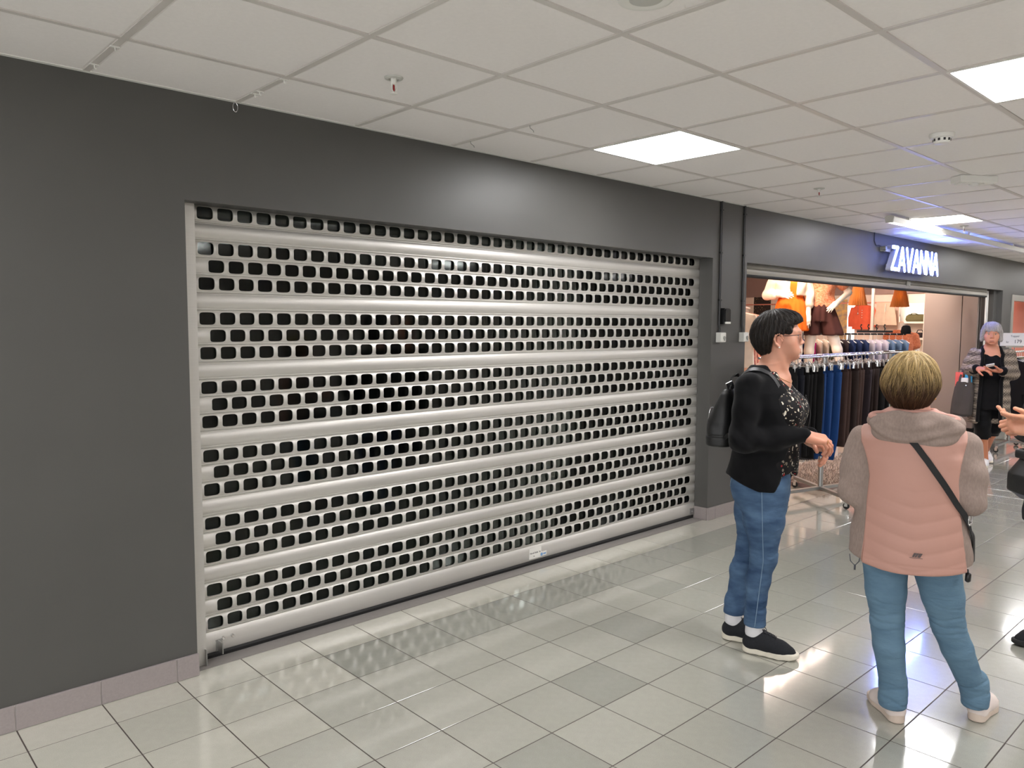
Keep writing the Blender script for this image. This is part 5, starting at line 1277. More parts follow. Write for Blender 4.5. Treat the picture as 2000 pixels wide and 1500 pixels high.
# ================================================================== person at the right edge, mostly outside the picture
def person_edge():
    F = V(-.79, .61, 0); F /= np.linalg.norm(F); loc = (4.365, -2.535, 0); rz = math.atan2(-F[0], F[1])
    W = thing('person', 'person in black at the right picture edge, gesturing with both hands', 'person', loc, rz); skin = rgb(212, 152, 124)
    Rt = V(F[1], -F[0], 0)
    def L(p): d = V(*p)-V(*loc); return V(d@Rt, d@F, d[2])
    B = Sdf(); Hd = Pose(B, np.eye(3), (0, .06, 1.53)); head_shape(Hd)
    B.chain([(0, .03, 1.49), (0, .02, 1.40), (0, 0, 1.33)], [.052, .054, .075], .03); B.tube([(.8, 0, 0, .15, .11), (1.1, 0, 0, .15, .11), (1.26, 0, 0, .15, .09), (1.36, 0, 0, .06, .06)], .03)
    shd = {1: V(.17, -.02, 1.29), -1: V(-.17, -.02, 1.29)}; elb = {1: V(.20, .05, 1.04), -1: V(-.20, .05, 1.04)}; wri = {-1: L((4.114, -2.445, 1.140)), 1: L((4.122, -2.426, 1.092))}
    for s in (-1, 1):
        B.chain([shd[s], elb[s], wri[s]], [.05, .042, .027], .02); B.chain([(s*.085, 0, .83), (s*.085, .01, .46), (s*.08, -.02, .08)], [.07, .045, .034], .02)
    lo = B.mesh(.008, (-.3, -.2, .04), (.3, .3, 1.32)); hv = B.mesh(.0045, (-.14, -.13, 1.315), (.14, .24, 1.68))
    hs = Sdf(); hand_shape(hs, wri[-1], (.02, 1, .03), (-.45, .1, -.85), 1, [(.08, .15, .15), (.35, .35, .25), (.45, .45, .3), (.6, .5, .4)], (.0, .0, 0, -.04), 1.0, tdir=(.35, .95, -.15))
    hs.cap(wri[-1]-V(0, .08, 0), wri[-1], .031, .027, .015)
    hand_shape(hs, wri[1], (.15, 1, .18), (-.75, .2, .45), 1, [(1.1, 1.5, .7), (1.2, 1.5, .7), (1.25, 1.5, .7), (1.3, 1.5, .7)], sc=1.0); hs.cap(wri[1]-V(.02, .08, .02), wri[1], .032, .027, .015)
    v, f = cat([lo, hv, hs.mesh(.0025)]); link('body', np_mesh('body', v, f, True, head_cols(v, skin, Hd)), M['skin'], W)
    Hs = Sdf(); Hh = Pose(Hs, Hd.R, Hd.t); Hh.ell((0, -.016, .038), (.086, .106, .09), .02); Hh.ell((0, -.045, -.02), (.082, .075, .08), .04); Hs.fn(lambda P: ((P-Hd.t)[:, 1]-np.interp((P-Hd.t)[:, 2], [-.1, -.03, .0, .05, .08, .2], [-.04, -.02, .03, .06, .12, .2]))*.8, (-2,)*3, (2,)*3, .008, 'i'); v, f = Hs.mesh(.005); link('hair', np_mesh('hair', v, f, True, np.tile(V(*rgb(120, 104, 88)[:3]), (len(v), 1))), M['hair'], W)
    C = Sdf(); C.tube([(.62, 0, 0, .19, .15), (.9, 0, 0, .18, .14), (1.1, 0, 0, .185, .15), (1.26, 0, -.01, .18, .115), (1.34, 0, -.02, .11, .08), (1.37, 0, -.02, .075, .065)], .02)
    for s in (-1, 1): C.chain([shd[s], elb[s], elb[s]*.16+wri[s]*.84], [.062, .056, .042], .025)
    garment('jacket', C, .007, M['knit'], W, lambda v, n: .004*waves(v, (.3, .4, .8), 55, 1, 0, .3, 81))
    T_ = Sdf()
    for s in (-1, 1): T_.chain([(s*.085, 0, .80), (s*.085, .01, .46), (s*.08, -.03, .09)], [.09, .065, .06], .02)
    garment('trousers', T_, .007, M['knit'], W, lambda v, n: .003*waves(v, (0, .3, 1), 60, 1, 0, .3, 82))
    for s, y in ((1, -.09), (-1, -.06)): shoe(W, V(s*.08, y, 0), -s*.06, (M['navy_mesh'], M['rubber'], M['lace']), .25)
    bg = thing('handbag', 'black leather handbag at the right picture edge, below the gesturing hands', 'bag', loc, rz)
    b0 = L((4.112, -2.465, .86)); K = Sdf(); K.tube([(.765, b0[0], b0[1]-.02, .10, .05), (.80, b0[0], b0[1], .125, .085), (.88, b0[0], b0[1], .12, .080), (.965, b0[0], b0[1]-.02, .09, .045), (.985, b0[0], b0[1]-.02, .08, .03)], .012, 'u', 2.8)
    v, f = K.mesh(.005); v = wrinkle(relax(v, f, 1), f, lambda v, n: .003*waves(v, (.4, .4, .5), 60, 1, 0, .3, 83)); link('bag_body', np_mesh('bag_body', v, f), M['leather'], bg)
    obj('flap', MB().box(b0[0]-.085, b0[0]+.085, b0[1]-.03, b0[1]+.048, .950, .990, .012), M['leather'], bg); obj('metal_trim', MB().box(b0[0]-.085, b0[0]+.085, b0[1]-.02, b0[1]+.035, .990, .993, .001), M['silver'], bg)
    strap_fn('shoulder_strap', smooth_fn([V(b0[0]-.06, b0[1]-.03, .98), V(-.16, .19, 1.08), V(-.155, .15, 1.2), V(-.13, .06, 1.345), V(-.12, -.02, 1.385), V(-.13, -.10, 1.33), V(-.17, -.15, 1.1), V(-.2, .0, .98), V(b0[0]+.02, b0[1]-.03, .98)], 40), .02, .004, (0, 1, .3), M['leather'], bg)
person_edge()
# ------------------------------------------------------------------ clothes-shop lights (warm ceiling spots, out of view behind the lintel)
def shop_spot(x, y, tx, ty, tz, power, col=(1, .80, .66), size=1.15, rad=.06):
    l = bpy.data.lights.new('shop_spot', 'SPOT'); l.energy = power; l.color = col; l.spot_size = size; l.spot_blend = .6; l.shadow_soft_size = .03
    o = bpy.data.objects.new('shop_spot', l); COL.objects.link(o); o.location = (x, y, 2.56)
    o.rotation_euler = (Vector((tx, ty, tz))-Vector((x, y, 2.55))).to_track_quat('-Z', 'Y').to_euler()
M['spot_face'] = emit('warm_spot_face', (1, .78, .60, 1), 60)
for a in ((7.2, .9, 6.9, -.2, .4), (8.2, .8, 8.6, .9, 1.5), (6.6, 1.6, 8.5, 1.2, 1.6), (9.6, 1.2, 12.9, 1.9, 1.7), (10.2, 1.8, 12.9, 1.5, 1.6), (9.0, 2.6, 12.9, 2.6, 1.6), (8.6, 1.7, 9.7, .7, 1.1), (6.8, 2.2, 8.1, 1.5, 1.3), (8.0, 3.6, 12.9, 3.6, 1.8), (7.4, 3.8, 8.3, 1.4, 1.2), (11.6, 1.3, 12.9, 1.2, 1.9)):
    shop_spot(*a, SHOP_SPOT)
    t = thing('shop_spotlight', 'warm spotlight on the clothes shop ceiling, hidden behind the lintel', 'spotlight', (a[0], a[1], 2.6), 0, 'warm shop spotlights')
    obj('stem', MB().tube([(0,0,-.012),(0,0,0)], .012, 8), M['black'], t)
    obj('ring', MB().lathe([(.060,-.010),(.066,-.016),(.058,-.022)], n=20), M['white'], t, 'x'); obj('lamp_face', MB().lathe([(.055,-.0215),(.03,-.0235)], n=20), M['spot_face'], t)
lp_ = bpy.data.lights.new('neighbour_lamp', 'POINT'); lp_.energy = 18; lp_.color = (1, .82, .72); lp_.shadow_soft_size = .1
o_ = bpy.data.objects.new('neighbour_lamp', lp_); COL.objects.link(o_); o_.location = (16.2, .42, 2.35)

M['added_glow'] = emit('added_glow_emission', (1, .80, .70, 1), 7.0)  # glowing panels added out of view to cast a warm reflection on the floor
for k, x in enumerate((7.9, 8.55, 9.2)):
    t = thing('added_glow_panel', 'unseen warm panel added inside the clothes shop for the glow on the floor tiles', 'ceiling light', (x, .85, 2.6), 0, 'added glow panels in the shop')
    obj('panel_frame', MB().box(-.30, .30, -.34, .34, -.02, 0), M['white'], t); obj('diffuser', MB().box(-.28, .28, -.32, .32, -.026, -.02), M['added_glow'], t)
# ------------------------------------------------------------------ clothes on hangers
def fabric(name, c, v=.06): return mat(name, c, .85, var=v, vscale=14, bump=.25, bscale=500, spec=.15)
CL = {k: fabric(k+'_cloth', rgb(*c)) for k, c in dict(black=(24, 23, 24), ink=(30, 31, 38), blue=(32, 64, 116), brown=(66, 50, 46), dark_brown=(46, 36, 34), plum=(52, 44, 48), navy=(38, 52, 88), magenta=(186, 36, 112), lavender=(206, 200, 212), sky=(112, 138, 166), peach=(238, 186, 158), rose=(206, 112, 104), cream=(242, 226, 208), orange=(236, 116, 52), coral=(238, 104, 74), sand=(214, 186, 164), olive=(110, 104, 74), beige=(196, 180, 164)).items()}
CL['shorts'] = fabric('dark_brown_pleated_cloth', rgb(74, 44, 40)); CL['skirt'] = fabric('orange_pleated_cloth', rgb(240, 112, 34)); CL['ivory'] = fabric('ivory_jacket_cloth', rgb(244, 222, 198))
def print_cloth(name, a, b_, sc=40):
    return mat(name, rgb(*a), .8, vscale=sc, col2=rgb(*b_), bump=.1, bscale=300)
CL['leaf'] = print_cloth('rust_leaf_print', (206, 96, 48), (226, 170, 134), 55); CL['rust'] = print_cloth('rust_small_print', (190, 92, 56), (222, 138, 96), 70); CL['leo'] = print_cloth('rose_leaf_print', (150, 58, 58), (228, 156, 138), 34)
def loft(rows, n=20, waves_=0.0, seed=0):
    """rows: (z, cx, cy, half x, half y)"""
    r = random.Random(seed); ph = [r.uniform(0, 6.28) for _ in range(4)]; mb = MB()
    for (z, cx, cy, a, b) in rows:
        for k in range(n):
            t = 2*PI*k/n; w = waves_*math.sin(t*5+ph[0]+z*4)+waves_*.6*math.sin(t*8+ph[1]-z*7)
            c, s = math.cos(t), math.sin(t); ex = .75
            mb.v.append((cx+(a+w)*math.copysign(abs(c)**ex, c), cy+(b+w)*math.copysign(abs(s)**ex, s), z))
    m = len(rows)
    for i in range(m-1):
        for k in range(n): k2 = (k+1) % n; mb.f.append((i*n+k, i*n+k2, (i+1)*n+k2, (i+1)*n+k))
    mb.f.append(tuple(range(n))[::-1]); mb.f.append(tuple((m-1)*n+k for k in range(n))); return mb
def hanger_mesh(w, clips):
    h = MB(); h.tube([(0,0,-.055),(0,0,-.02),(0,.004,-.004),(0,.0,.014),(0,-.016,.022),(0,-.026,.012),(0,-.026,.0)], .0022, 6)
    if clips:
        h.tube([(0,-w,-.058),(0,w,-.058)], .0032, 6)
        for y in (-w*.86, w*.86): h.box(-.010, .010, y-.012, y+.012, -.098, -.05, .002).box(-.013, .013, y-.006, y+.006, -.066, -.040, .002)
    else: h.tube([(0,-w,-.095),(0,-w*.5,-.07),(0,0,-.054),(0,w*.5,-.07),(0,w,-.095)], .005, 6)
    return h.mesh('hanger', 'x')
HG_CLIP = hanger_mesh(.15, True); HG_CLIP.materials.append(M['chrome']); HG_WHITE = hanger_mesh(.19, False); HG_WHITE.materials.append(M['white']); HG_BLACK = hanger_mesh(.19, False); HG_BLACK.materials.append(M['black'])
def trouser_mesh(seed, L=.80, cuffs=False, th=.024):
    r = random.Random(seed); mb = MB(); w = .155+r.uniform(-.01, .01); lean = r.uniform(-.012, .012)
    def mx(a): mb.add(a.v, a.f)
    mx(loft([(-.066, 0, 0, .010, w), (-.07, 0, 0, .014, w+.002), (-.10, 0, 0, .016, w+.004), (-.108, 0, 0, .014, w+.004), (-.16, lean*.3, 0, th*.9, w+.010), (-.185, lean*.3, 0, th*.4, w*.8)], 24, .002, seed))
    for s in (-1, 1):
        rows = []
        for k in range(9):
            t = k/8; z = -.125-t*(L-.125); hw = (w+.012)*.5*(1-.10*t); tx = th*(1-.15*t)*(.72 if k == 0 else 1)
            if cuffs and t > .86: hw *= .80 if t < .95 else .55; tx *= 1.15 if t < .95 else .8
            rows.append((z, lean*t+.004*math.sin(3*t+seed), s*(w+.012)*.5*(1-.04*t), tx, hw))
        mx(loft(rows, 18, .0035, seed+s))
    return mb.mesh('trousers', 'all')
def top_mesh(seed, w=.20, h=.62, th=.03, sleeve=.0):
    r = random.Random(seed); mb = loft([(-.058, 0, 0, .012, .07), (-.072, 0, 0, .020, .12), (-.10, 0, 0, .026, w), (-.2, 0, 0, th, w*.96), (-.38, .0, 0, th, w*.95), (-h, r.uniform(-.01, .01), 0, th*1.1, w*1.02)], 20, .003, seed)
    for s in (-1, 1):
        if sleeve: o = loft([(-.10, 0, s*w*.92, .024, .03), (-.2, 0, s*w*1.02, .030, .045), (-.2-sleeve, 0, s*w*1.08, .026, .04)], 12, .002, seed+5); mb.add(o.v, o.f)
    return mb.mesh('garment', 'x')
def hang(x, y, z, me, m, name, lab, cat, group, hmesh, hlab, rz=0., hgroup=None):
    me2 = me.copy(); me2.materials.clear(); me2.materials.append(m); o = link(name, me2, None, None, (x, y, z), rz); tag(o, lab, cat, group)
    h = link('hanger', hmesh, None, None, (x, y, z), rz); tag(h, hlab, 'hanger', hgroup or 'hangers with '+group); return o
def caster(par, x, y, r=.028):
    c = obj('caster', MB().box(x-.008, x+.008, y-.012, y+.012, 2*r, 2*r+.03).box(x-.016, x-.012, y-.008, y+.02, r-.004, 2*r+.006).box(x+.012, x+.016, y-.008, y+.02, r-.004, 2*r+.006), M['chrome'], par)
    obj('wheel', MB().lathe([(r*.5,-.009),(r*.94,-.009),(r,-.005),(r,.005),(r*.94,.009),(r*.5,.009)], (x, y+.008, r+.0005), 20, 'x'), M['rubber'], c, 'x')
def rack(name, lab, posts, rails, base, z, pr=.022, rr=.010, m=None, bz=.075):
    m = m or M['chrome']; t = thing(name, lab, 'clothes rack', (posts[0][0], posts[0][1], 0)); ox_, oy_ = posts[0]
    for (x, y) in posts: obj('post', MB().tube([(x-ox_, y-oy_, bz+.02), (x-ox_, y-oy_, z-.006)], pr, 16), M['steel'] if m is not M['white'] else m, t, 'x')
    for (a, b) in rails:
        obj('rail', MB().tube([(a[0]-ox_, a[1]-oy_, z), (b[0]-ox_, b[1]-oy_, z)], rr, 12), m, t, 'x')
    for (x, y) in posts:
        for (dx, dy) in base:
            L = math.hypot(dx, dy); a = math.atan2(dy, dx); ar = obj('base_arm', MB().box(0.0, L, -.020, .020, -.014, .014, .003), M['steel'] if m is not M['white'] else m, t, loc=(x-ox_, y-oy_, bz+.020), rz=a); caster(t, x-ox_+dx*.97, y-oy_+dy*.97)
    return t
RZ1 = 1.292; RY = -.235
r1 = rack('clothes_rack', 'chrome trouser rack on casters at the clothes shop entrance', [(6.74, RY), (8.2, RY)], [((5.72, RY+.07), (8.62, RY+.07)), ((5.72, RY-.10), (8.62, RY-.10))], [(-.42, .11), (-.26, -.37), (.42, -.11), (.26, .37)], RZ1)
for x in (5.9, 6.74, 8.2, 8.5): obj('crossbar', MB().tube([(x-6.74, .07, RZ1), (x-6.74, -.10, RZ1)], .010, 8), M['chrome'], r1)
trs = [('black', 5.88, 'black trousers at the left end of the chrome rack, beside the woman in black'), ('ink', 5.98, 'second black trousers from the left end of the chrome rack'), ('black', 6.07, 'black trousers with a white hang tag on the chrome rack'), ('black', 6.15, 'black trousers fourth from the left end of the chrome rack'), ('black', 6.22, 'black trousers fifth from the left end of the chrome rack'), ('black', 6.285, 'black trousers right beside the first blue joggers'),
       ('blue', 6.375, 'leftmost of the three royal blue joggers on the chrome rack'), ('blue', 6.53, 'middle one of the three royal blue joggers on the chrome rack'), ('blue', 6.64, 'rightmost of the three royal blue joggers on the chrome rack'),
       ('brown', 6.80, 'brown trousers right beside the blue joggers'), ('brown', 6.895, 'second brown trousers after the blue joggers'), ('dark_brown', 6.985, 'third brown trousers after the blue joggers, a darker pair'), ('brown', 7.08, 'fourth brown trousers after the blue joggers'), ('brown', 7.175, 'fifth brown trousers after the blue joggers'), ('plum', 7.265, 'dark plum trousers between the brown ones and the darkest pairs'), ('dark_brown', 7.37, 'dark brown trousers left of the blonde head'), ('dark_brown', 7.49, 'dark brown trousers just behind the blonde head'), ('black', 7.61, 'blackish trousers behind the blonde head'), ('black', 7.74, 'blackish trousers hidden by the blonde head')]
for k, (c, x, lab) in enumerate(trs):
    cuff = c == 'blue'; me = trouser_mesh(k+1, .90 if k == 8 else (.86 if cuff else (.80 if k != 4 else .84)), cuff, .030 if cuff else .024)
    o = hang(x, RY-.025+(.012*math.sin(k*2.1)), RZ1-.012, me, CL[c], 'trousers', lab, 'trousers', 'trousers on the chrome rack', HG_CLIP, 'chrome clip hanger holding the '+lab.split(' on the chrome')[0].split(' at the left')[0], 
             .03*math.sin(k*1.7))
    if k == 2: obj('hang_tag', MB().box(-.036, -.034, -.085, -.05, -.40, -.27), M['grey_plastic'], o)
HG2 = hanger_mesh(.15, True); HG2.materials.append(M['chrome'])
for k in range(20):
    o = link('hanger', HG2, None, None, (5.95+k*.095+.02*math.sin(k*3.3), RY-.10, RZ1-.012), .25*math.sin(k*2.3)); tag(o, 'empty chrome clip hanger on the front rail of the trouser rack', 'hanger', 'empty hangers on the front rail')
# shaggy rug in the entrance
rug = thing('shag_rug', 'shaggy beige-grey rug on a low board behind the chrome rack', 'rug', (8.2, .55, 0))
obj('board', MB().box(-1.17, .9, -.70, .02, .001, .045, .004), M['shop_mauve'], rug)
rg_ = np.random.default_rng(8); N = 11000
px = rg_.uniform(-1.16, .89, N); py = rg_.uniform(-.69, .01, N); a = rg_.uniform(0, 2*PI, N); ln = rg_.uniform(.02, .045, N); hh = rg_.uniform(.02, .045, N)
w_ = .0038; vx = np.stack([px-w_*np.sin(a), px+w_*np.sin(a), px+ln*np.cos(a)], 1); vy = np.stack([py+w_*np.cos(a), py-w_*np.cos(a), py+ln*np.sin(a)], 1); vz = np.stack([np.full(N, .045), np.full(N, .045), .045+hh], 1)
shd_ = rg_.uniform(0, 1, N)[:, None]; rc = V(*rgb(122, 110, 104)[:3])*(1-shd_)+V(*rgb(226, 208, 192)[:3])*shd_
me = np_mesh('pile', np.stack([vx, vy, vz], 2).reshape(-1, 3), np.arange(N*3).reshape(-1, 3), False, np.repeat(rc, 3, 0)); tag(link('pile', me, attr_mat('shag_yarn', .9), rug), kind='stuff')
# mid rack with black rail
r2 = rack('clothes_rack', 'black-railed rack of jeans and shirts further inside the shop', [(9.62, .80)], [((9.08, 1.33), (10.12, .32))], [(-.3, .3), (.3, -.3), (.25, .25), (-.25, -.25)], 1.455, .018, .011, M['black'])
mids = [('navy', 'navy'), ('navy', 'navy'), ('navy', 'navy'), ('magenta', 'magenta'), ('beige', 'beige'), ('beige', 'beige'), ('olive', 'olive brown'), ('plum', 'dark plum'), ('plum', 'dark plum'), ('navy', 'dark blue'), ('navy', 'dark blue'), ('navy', 'dark blue'), ('lavender', 'pale lavender'), ('lavender', 'pale lavender'), ('lavender', 'pale lavender'), ('sky', 'denim blue'), ('sky', 'denim blue'), ('sky', 'denim blue')]
ords = ['leftmost', 'second', 'third', 'fourth', 'fifth', 'sixth', 'seventh', 'eighth', 'ninth', 'tenth', 'eleventh', 'twelfth', 'thirteenth', 'fourteenth', 'fifteenth', 'sixteenth', 'seventeenth', 'eighteenth']
mrz = math.atan2(-1.01, 1.04)
for k, (c, nm) in enumerate(mids):
    t = (k+.5)/len(mids); x = 9.08+t*1.04; y = 1.33-t*1.01
    hang(x, y, 1.443, top_mesh(k+40, .16, .60, .022), CL[c], 'shirt', f'{nm} garment, {ords[k]} from the left on the black-railed shop rack', 'garment', 'garments on the black-railed rack', HG_WHITE, f'white hanger {ords[k]} from the left on the black-railed rack', mrz)
ck = thing('clip_stand', 'black clip display standing on top of the black-railed rack', 'display', (9.84, .585, 1.455), mrz)
obj('bar', MB().box(-.22, .22, -.008, .008, .018, .045, .002), M['black'], ck)
for x in (-.17, -.08, .02, .12): obj('clip', MB().tube([(x, 0, .045), (x+.008, 0, .07), (x-.008, 0, .095), (x+.006, 0, .12)], [.004, .009, .006, .010], 6), M['black'], ck)
cpq = thing('black_cap', 'small black bucket-shaped cap at the right end of the black-railed rack', 'cap', (10.12, .32, 1.456))
obj('crown', MB().lathe([(.055,.012),(.060,.03),(.050,.085),(.035,.105),(.005,.11)], n=20), CL['black'], cpq, 'x'); obj('brim', MB().lathe([(.05,.012),(.085,.004),(.088,.002),(.05,.008)], n=20), CL['black'], cpq, 'x')
# left rack with white hangers
r3 = rack('clothes_rack', 'white rack of peach and rose tops at the left of the shop', [(8.15, 1.45)], [((7.30, 1.05), (9.2, 1.95))], [(-.3, .3), (.3, -.3), (.25, .25), (-.25, -.25)], 1.78, .018, .012, M['white'])
lf = ['cream', 'peach', 'leo', 'peach', 'leo', 'rose', 'peach', 'orange', 'leo', 'cream', 'peach', 'rose', 'cream', 'peach']
lrz = math.atan2(.9, 1.9)
for k, c in enumerate(lf):
    t = (k+.5)/len(lf); x = 7.30+t*1.9; y = 1.05+t*.9
    nm = {'leo': 'rose patterned'}.get(c, c)
    hang(x, y, 1.766, top_mesh(k+70, .23, .66+.25*((k*5) % 3)/2, .034, .25), CL[c], 'blouse', f'{nm} top, {ords[k]} from the left on the white shop rack', 'garment', 'tops on the white rack', HG_WHITE, f'white hanger {ords[k]} from the left on the white shop rack', lrz)
# mannequins -----------------------------------------------------------------
M['mannequin'] = mat('cream_mannequin', rgb(240, 222, 204), .35, var=.01)
def mannequin(name, lab, loc, rz, arms, legs, clothes, h=.009):
    t = thing(name, lab, 'mannequin', loc, rz); B = Sdf()
    B.tube([(.80, 0, 0, .12, .08), (.90, 0, 0, .155, .10), (1.05, 0, 0, .115, .085), (1.22, 0, .01, .14, .10), (1.36, 0, 0, .15, .075), (1.42, 0, 0, .09, .06)], .03); B.cap((0, 0, 1.40), (0, 0, 1.50), .048, .045, .03)
    for (sh, e, w) in arms: B.chain([sh, e, w], [.045, .036, .024], .02)
    for (hp, k, a) in legs: B.chain([hp, k, a], [.082, .052, .034], .03); B.cap(a, V(*a)+V(0, .10, -.04), .032, .022, .01)
    for (sh, e, w) in arms:
        d = V(*w)-V(*e); d /= np.linalg.norm(d); hand_shape(B, V(*w), d, (0, .8, .3), 1 if w[0] < 0 else -1, [(.2, .3, .2)]*4, (.12, .03, -.05, -.12), .9)
    v, f = B.mesh(.008); link('body', np_mesh('body', v, f), M['mannequin'], t)
    for nm, S, m, fold in clothes:
        v, f = S.mesh(h); v = relax(v, f, 1)
        if fold: v = wrinkle(v, f, fold)
        link(nm, np_mesh(nm, v, f), m, t)
    return t
frz = math.atan2(.90, -.43)            # faces the entrance
PZ = .80
pl = thing('display_plinth', 'cream display plinth carrying the two mannequins', 'plinth', (8.70, .93, 0), frz)
obj('box', MB().box(-.40, .40, -.22, .22, .03, PZ, .006), M['shelf'], pl); obj('toe_kick', MB().box(-.38, .38, -.20, .20, 0, .03), M['black'], pl)
arms1 = [(V(.175, 0, 1.33), V(.26, -.02, 1.12), V(.09, .17, 1.105)), (V(-.175, 0, 1.33), V(-.205, -.02, 1.08), V(-.195, .04, .88))]
J1 = Sdf(); J1.tube([(1.10, 0, 0, .17, .125), (1.25, 0, .01, .175, .125), (1.36, 0, 0, .17, .09), (1.43, 0, 0, .08, .065)], .02); J1.fn(lambda P: np.maximum(np.abs(P[:, 0]+.03)-.035, .02-P[:, 1]), (-.1, 0, 1), (.1, .2, 1.5), .01, 's')
J1.chain([arms1[0][0], arms1[0][1], arms1[0][1]*.5+arms1[0][2]*.5], [.062, .062, .055], .02); J1.chain([arms1[1][0], arms1[1][1], arms1[1][1]*.6+arms1[1][2]*.4], [.058, .055, .05], .02)
S1 = Sdf(); S1.tube([(.70, 0, 0, .205, .16), (.85, 0, 0, .19, .145), (1.0, 0, 0, .165, .12), (1.10, 0, 0, .13, .10)], .01)
T1 = Sdf(); T1.tube([(1.05, 0, 0, .130, .10), (1.25, 0, .01, .15, .108), (1.36, 0, 0, .15, .08)], .01)
mannequin('mannequin', 'mannequin in ivory jacket over an orange pleated skirt', (8.551, 1.037, PZ), frz, arms1, [(V(.08, 0, .86), V(.08, .02, .46), V(.08, 0, .08)), (V(-.08, 0, .86), V(-.09, .02, .46), V(-.09, 0, .08))],
    [('skirt', S1, CL['skirt'], lambda v, n: .006*np.sin(np.arctan2(v[:, 0], v[:, 1])*15)*np.clip((1.09-v[:, 2])/.2, 0, 1)), ('orange_shirt', T1, CL['skirt'], None), ('jacket', J1, CL['ivory'], lambda v, n: .004*waves(v, (.5, .4, .6), 45, 1, 0, .3, 91))])
arms2 = [(V(-.165, 0, 1.33), V(-.30, -.03, 1.14), V(-.175, .06, 1.02)), (V(.165, 0, 1.33), V(.20, -.02, 1.09), V(.19, .04, .86))]
legs2 = [(V(.085, 0, .86), V(.105, .03, .46), V(.11, 0, .08)), (V(-.08, 0, .86), V(-.20, .04, .48), V(-.29, .02, .08))]
T2 = Sdf(); T2.tube([(.97, 0, 0, .165, .115), (1.1, 0, 0, .150, .11), (1.25, 0, .01, .17, .12), (1.37, 0, 0, .165, .085), (1.43, 0, 0, .08, .065)], .02); T2.chain([arms2[0][0], arms2[0][0]*.45+arms2[0][1]*.55], [.062, .068], .02); T2.chain([arms2[1][0], arms2[1][0]*.5+arms2[1][1]*.5], [.062, .06], .02)
S2_ = Sdf(); S2_.tube([(.80, 0, 0, .17, .125), (.92, 0, 0, .17, .125), (1.0, 0, 0, .145, .11)], .02); S2_.chain([V(.088, 0, .84), V(.10, .015, .655)], [.105, .115], .02); S2_.chain([V(-.095, 0, .84), V(-.15, .02, .655)], [.105, .115], .02); S2_.fn(lambda P: .648-P[:, 2], (-2,)*3, (2,)*3, .005, 'i')
mannequin('mannequin', 'mannequin in rust leaf-print blouse and dark brown shorts, hand on hip', (8.80, .80, PZ), frz, arms2, legs2, [('shorts', S2_, CL['shorts'], lambda v, n: .005*np.sin(np.arctan2(v[:, 0], v[:, 1])*13)), ('blouse', T2, CL['leaf'], lambda v, n: .004*waves(v, (.4, .3, .7), 40, 1, 0, .3, 92))])
arms3 = [(V(.165, 0, 1.33), V(.20, -.02, 1.09), V(.19, .03, .86)), (V(-.165, 0, 1.33), V(-.205, -.02, 1.09), V(-.195, .03, .86))]
T3 = Sdf(); T3.tube([(1.05, 0, 0, .145, .105), (1.25, 0, .01, .165, .115), (1.37, 0, 0, .16, .085), (1.43, 0, 0, .09, .07)], .02)
for a in arms3: T3.chain([a[0], a[0]*.55+a[1]*.45], [.062, .062], .02)
P3 = Sdf(); P3.tube([(.78, 0, 0, .165, .12), (.92, 0, 0, .168, .12), (1.06, 0, 0, .13, .10)], .02); legs3 = [(V(s*.085, 0, .86), V(s*.09, .01, .46), V(s*.09, 0, .09)) for s in (-1, 1)]
for l in legs3: P3.chain(list(l), [.10, .075, .06], .02)
mannequin('mannequin', 'headless mannequin in rust small-print tee behind the blonde head', (11.05, .72, .075), frz, arms3, legs3, [('trousers', P3, CL['olive'], None), ('tee', T3, CL['rust'], lambda v, n: .003*waves(v, (.4, .3, .7), 50, 1, 0, .3, 93))])
bp3 = thing('steel_disc', 'round steel base plate under the headless mannequin', 'base plate', (11.05, .72, 0)); obj('plate', MB().lathe([(.19,0),(.19,.006),(.18,.010),(.02,.012)], n=30), M['steel'], bp3, 'x'); obj('support', MB().tube([(0,-.0,.01),(0,0,.08)], .012, 8), M['steel'], bp3)
# pendant lamps --------------------------------------------------------------
M['shade'] = mat('pleated_amber_shade', rgb(214, 128, 52), .7, var=.05)
M['shade'].node_tree.nodes['Principled BSDF'].inputs['Transmission Weight'].default_value = .25
M['bulb'] = emit('lamp_bulb', (1, .70, .38, 1), 18)
def pendant(x, y, z, lab):
    t = thing('pendant_lamp', lab, 'lamp', (x, y, z), 0, 'pleated pendant lamps'); n = 64; mb = MB()
    for (r, h) in ((.118, 0), (.040, .36), (.036, .362), (.114, .003)):
        for k in range(n): a = 2*PI*k/n; q = r*(1+(.045 if k % 2 else -.045)); mb.v.append((q*math.cos(a), q*math.sin(a), h))
    for i in range(3):
        for k in range(n): k2 = (k+1) % n; mb.f.append((i*n+k, i*n+k2, (i+1)*n+k2, (i+1)*n+k))
    obj('shade', mb, M['shade'], t); obj('bulb', MB().lathe([(.002,.10),(.022,.115),(.030,.14),(.020,.17),(.012,.19)], n=16), M['bulb'], t, 'x')
    obj('cord', MB().tube([(0,0,.36),(0,0,2.598-z)], .004, 6), M['black'], t); obj('pull_cord', MB().tube([(.02,0,.13),(.02,0,-.10)], .002, 5).lathe([(.001,-.13),(.006,-.12),(.005,-.10),(.001,-.095)], (.02,0,0), 8), M['steel'], t, 'all')
pendant(10.634, 1.146, 1.835, 'amber pleated pendant lamp above the orange shirt on the wall'); pendant(11.052, .755, 1.815, 'amber pleated pendant lamp above the headless mannequin')
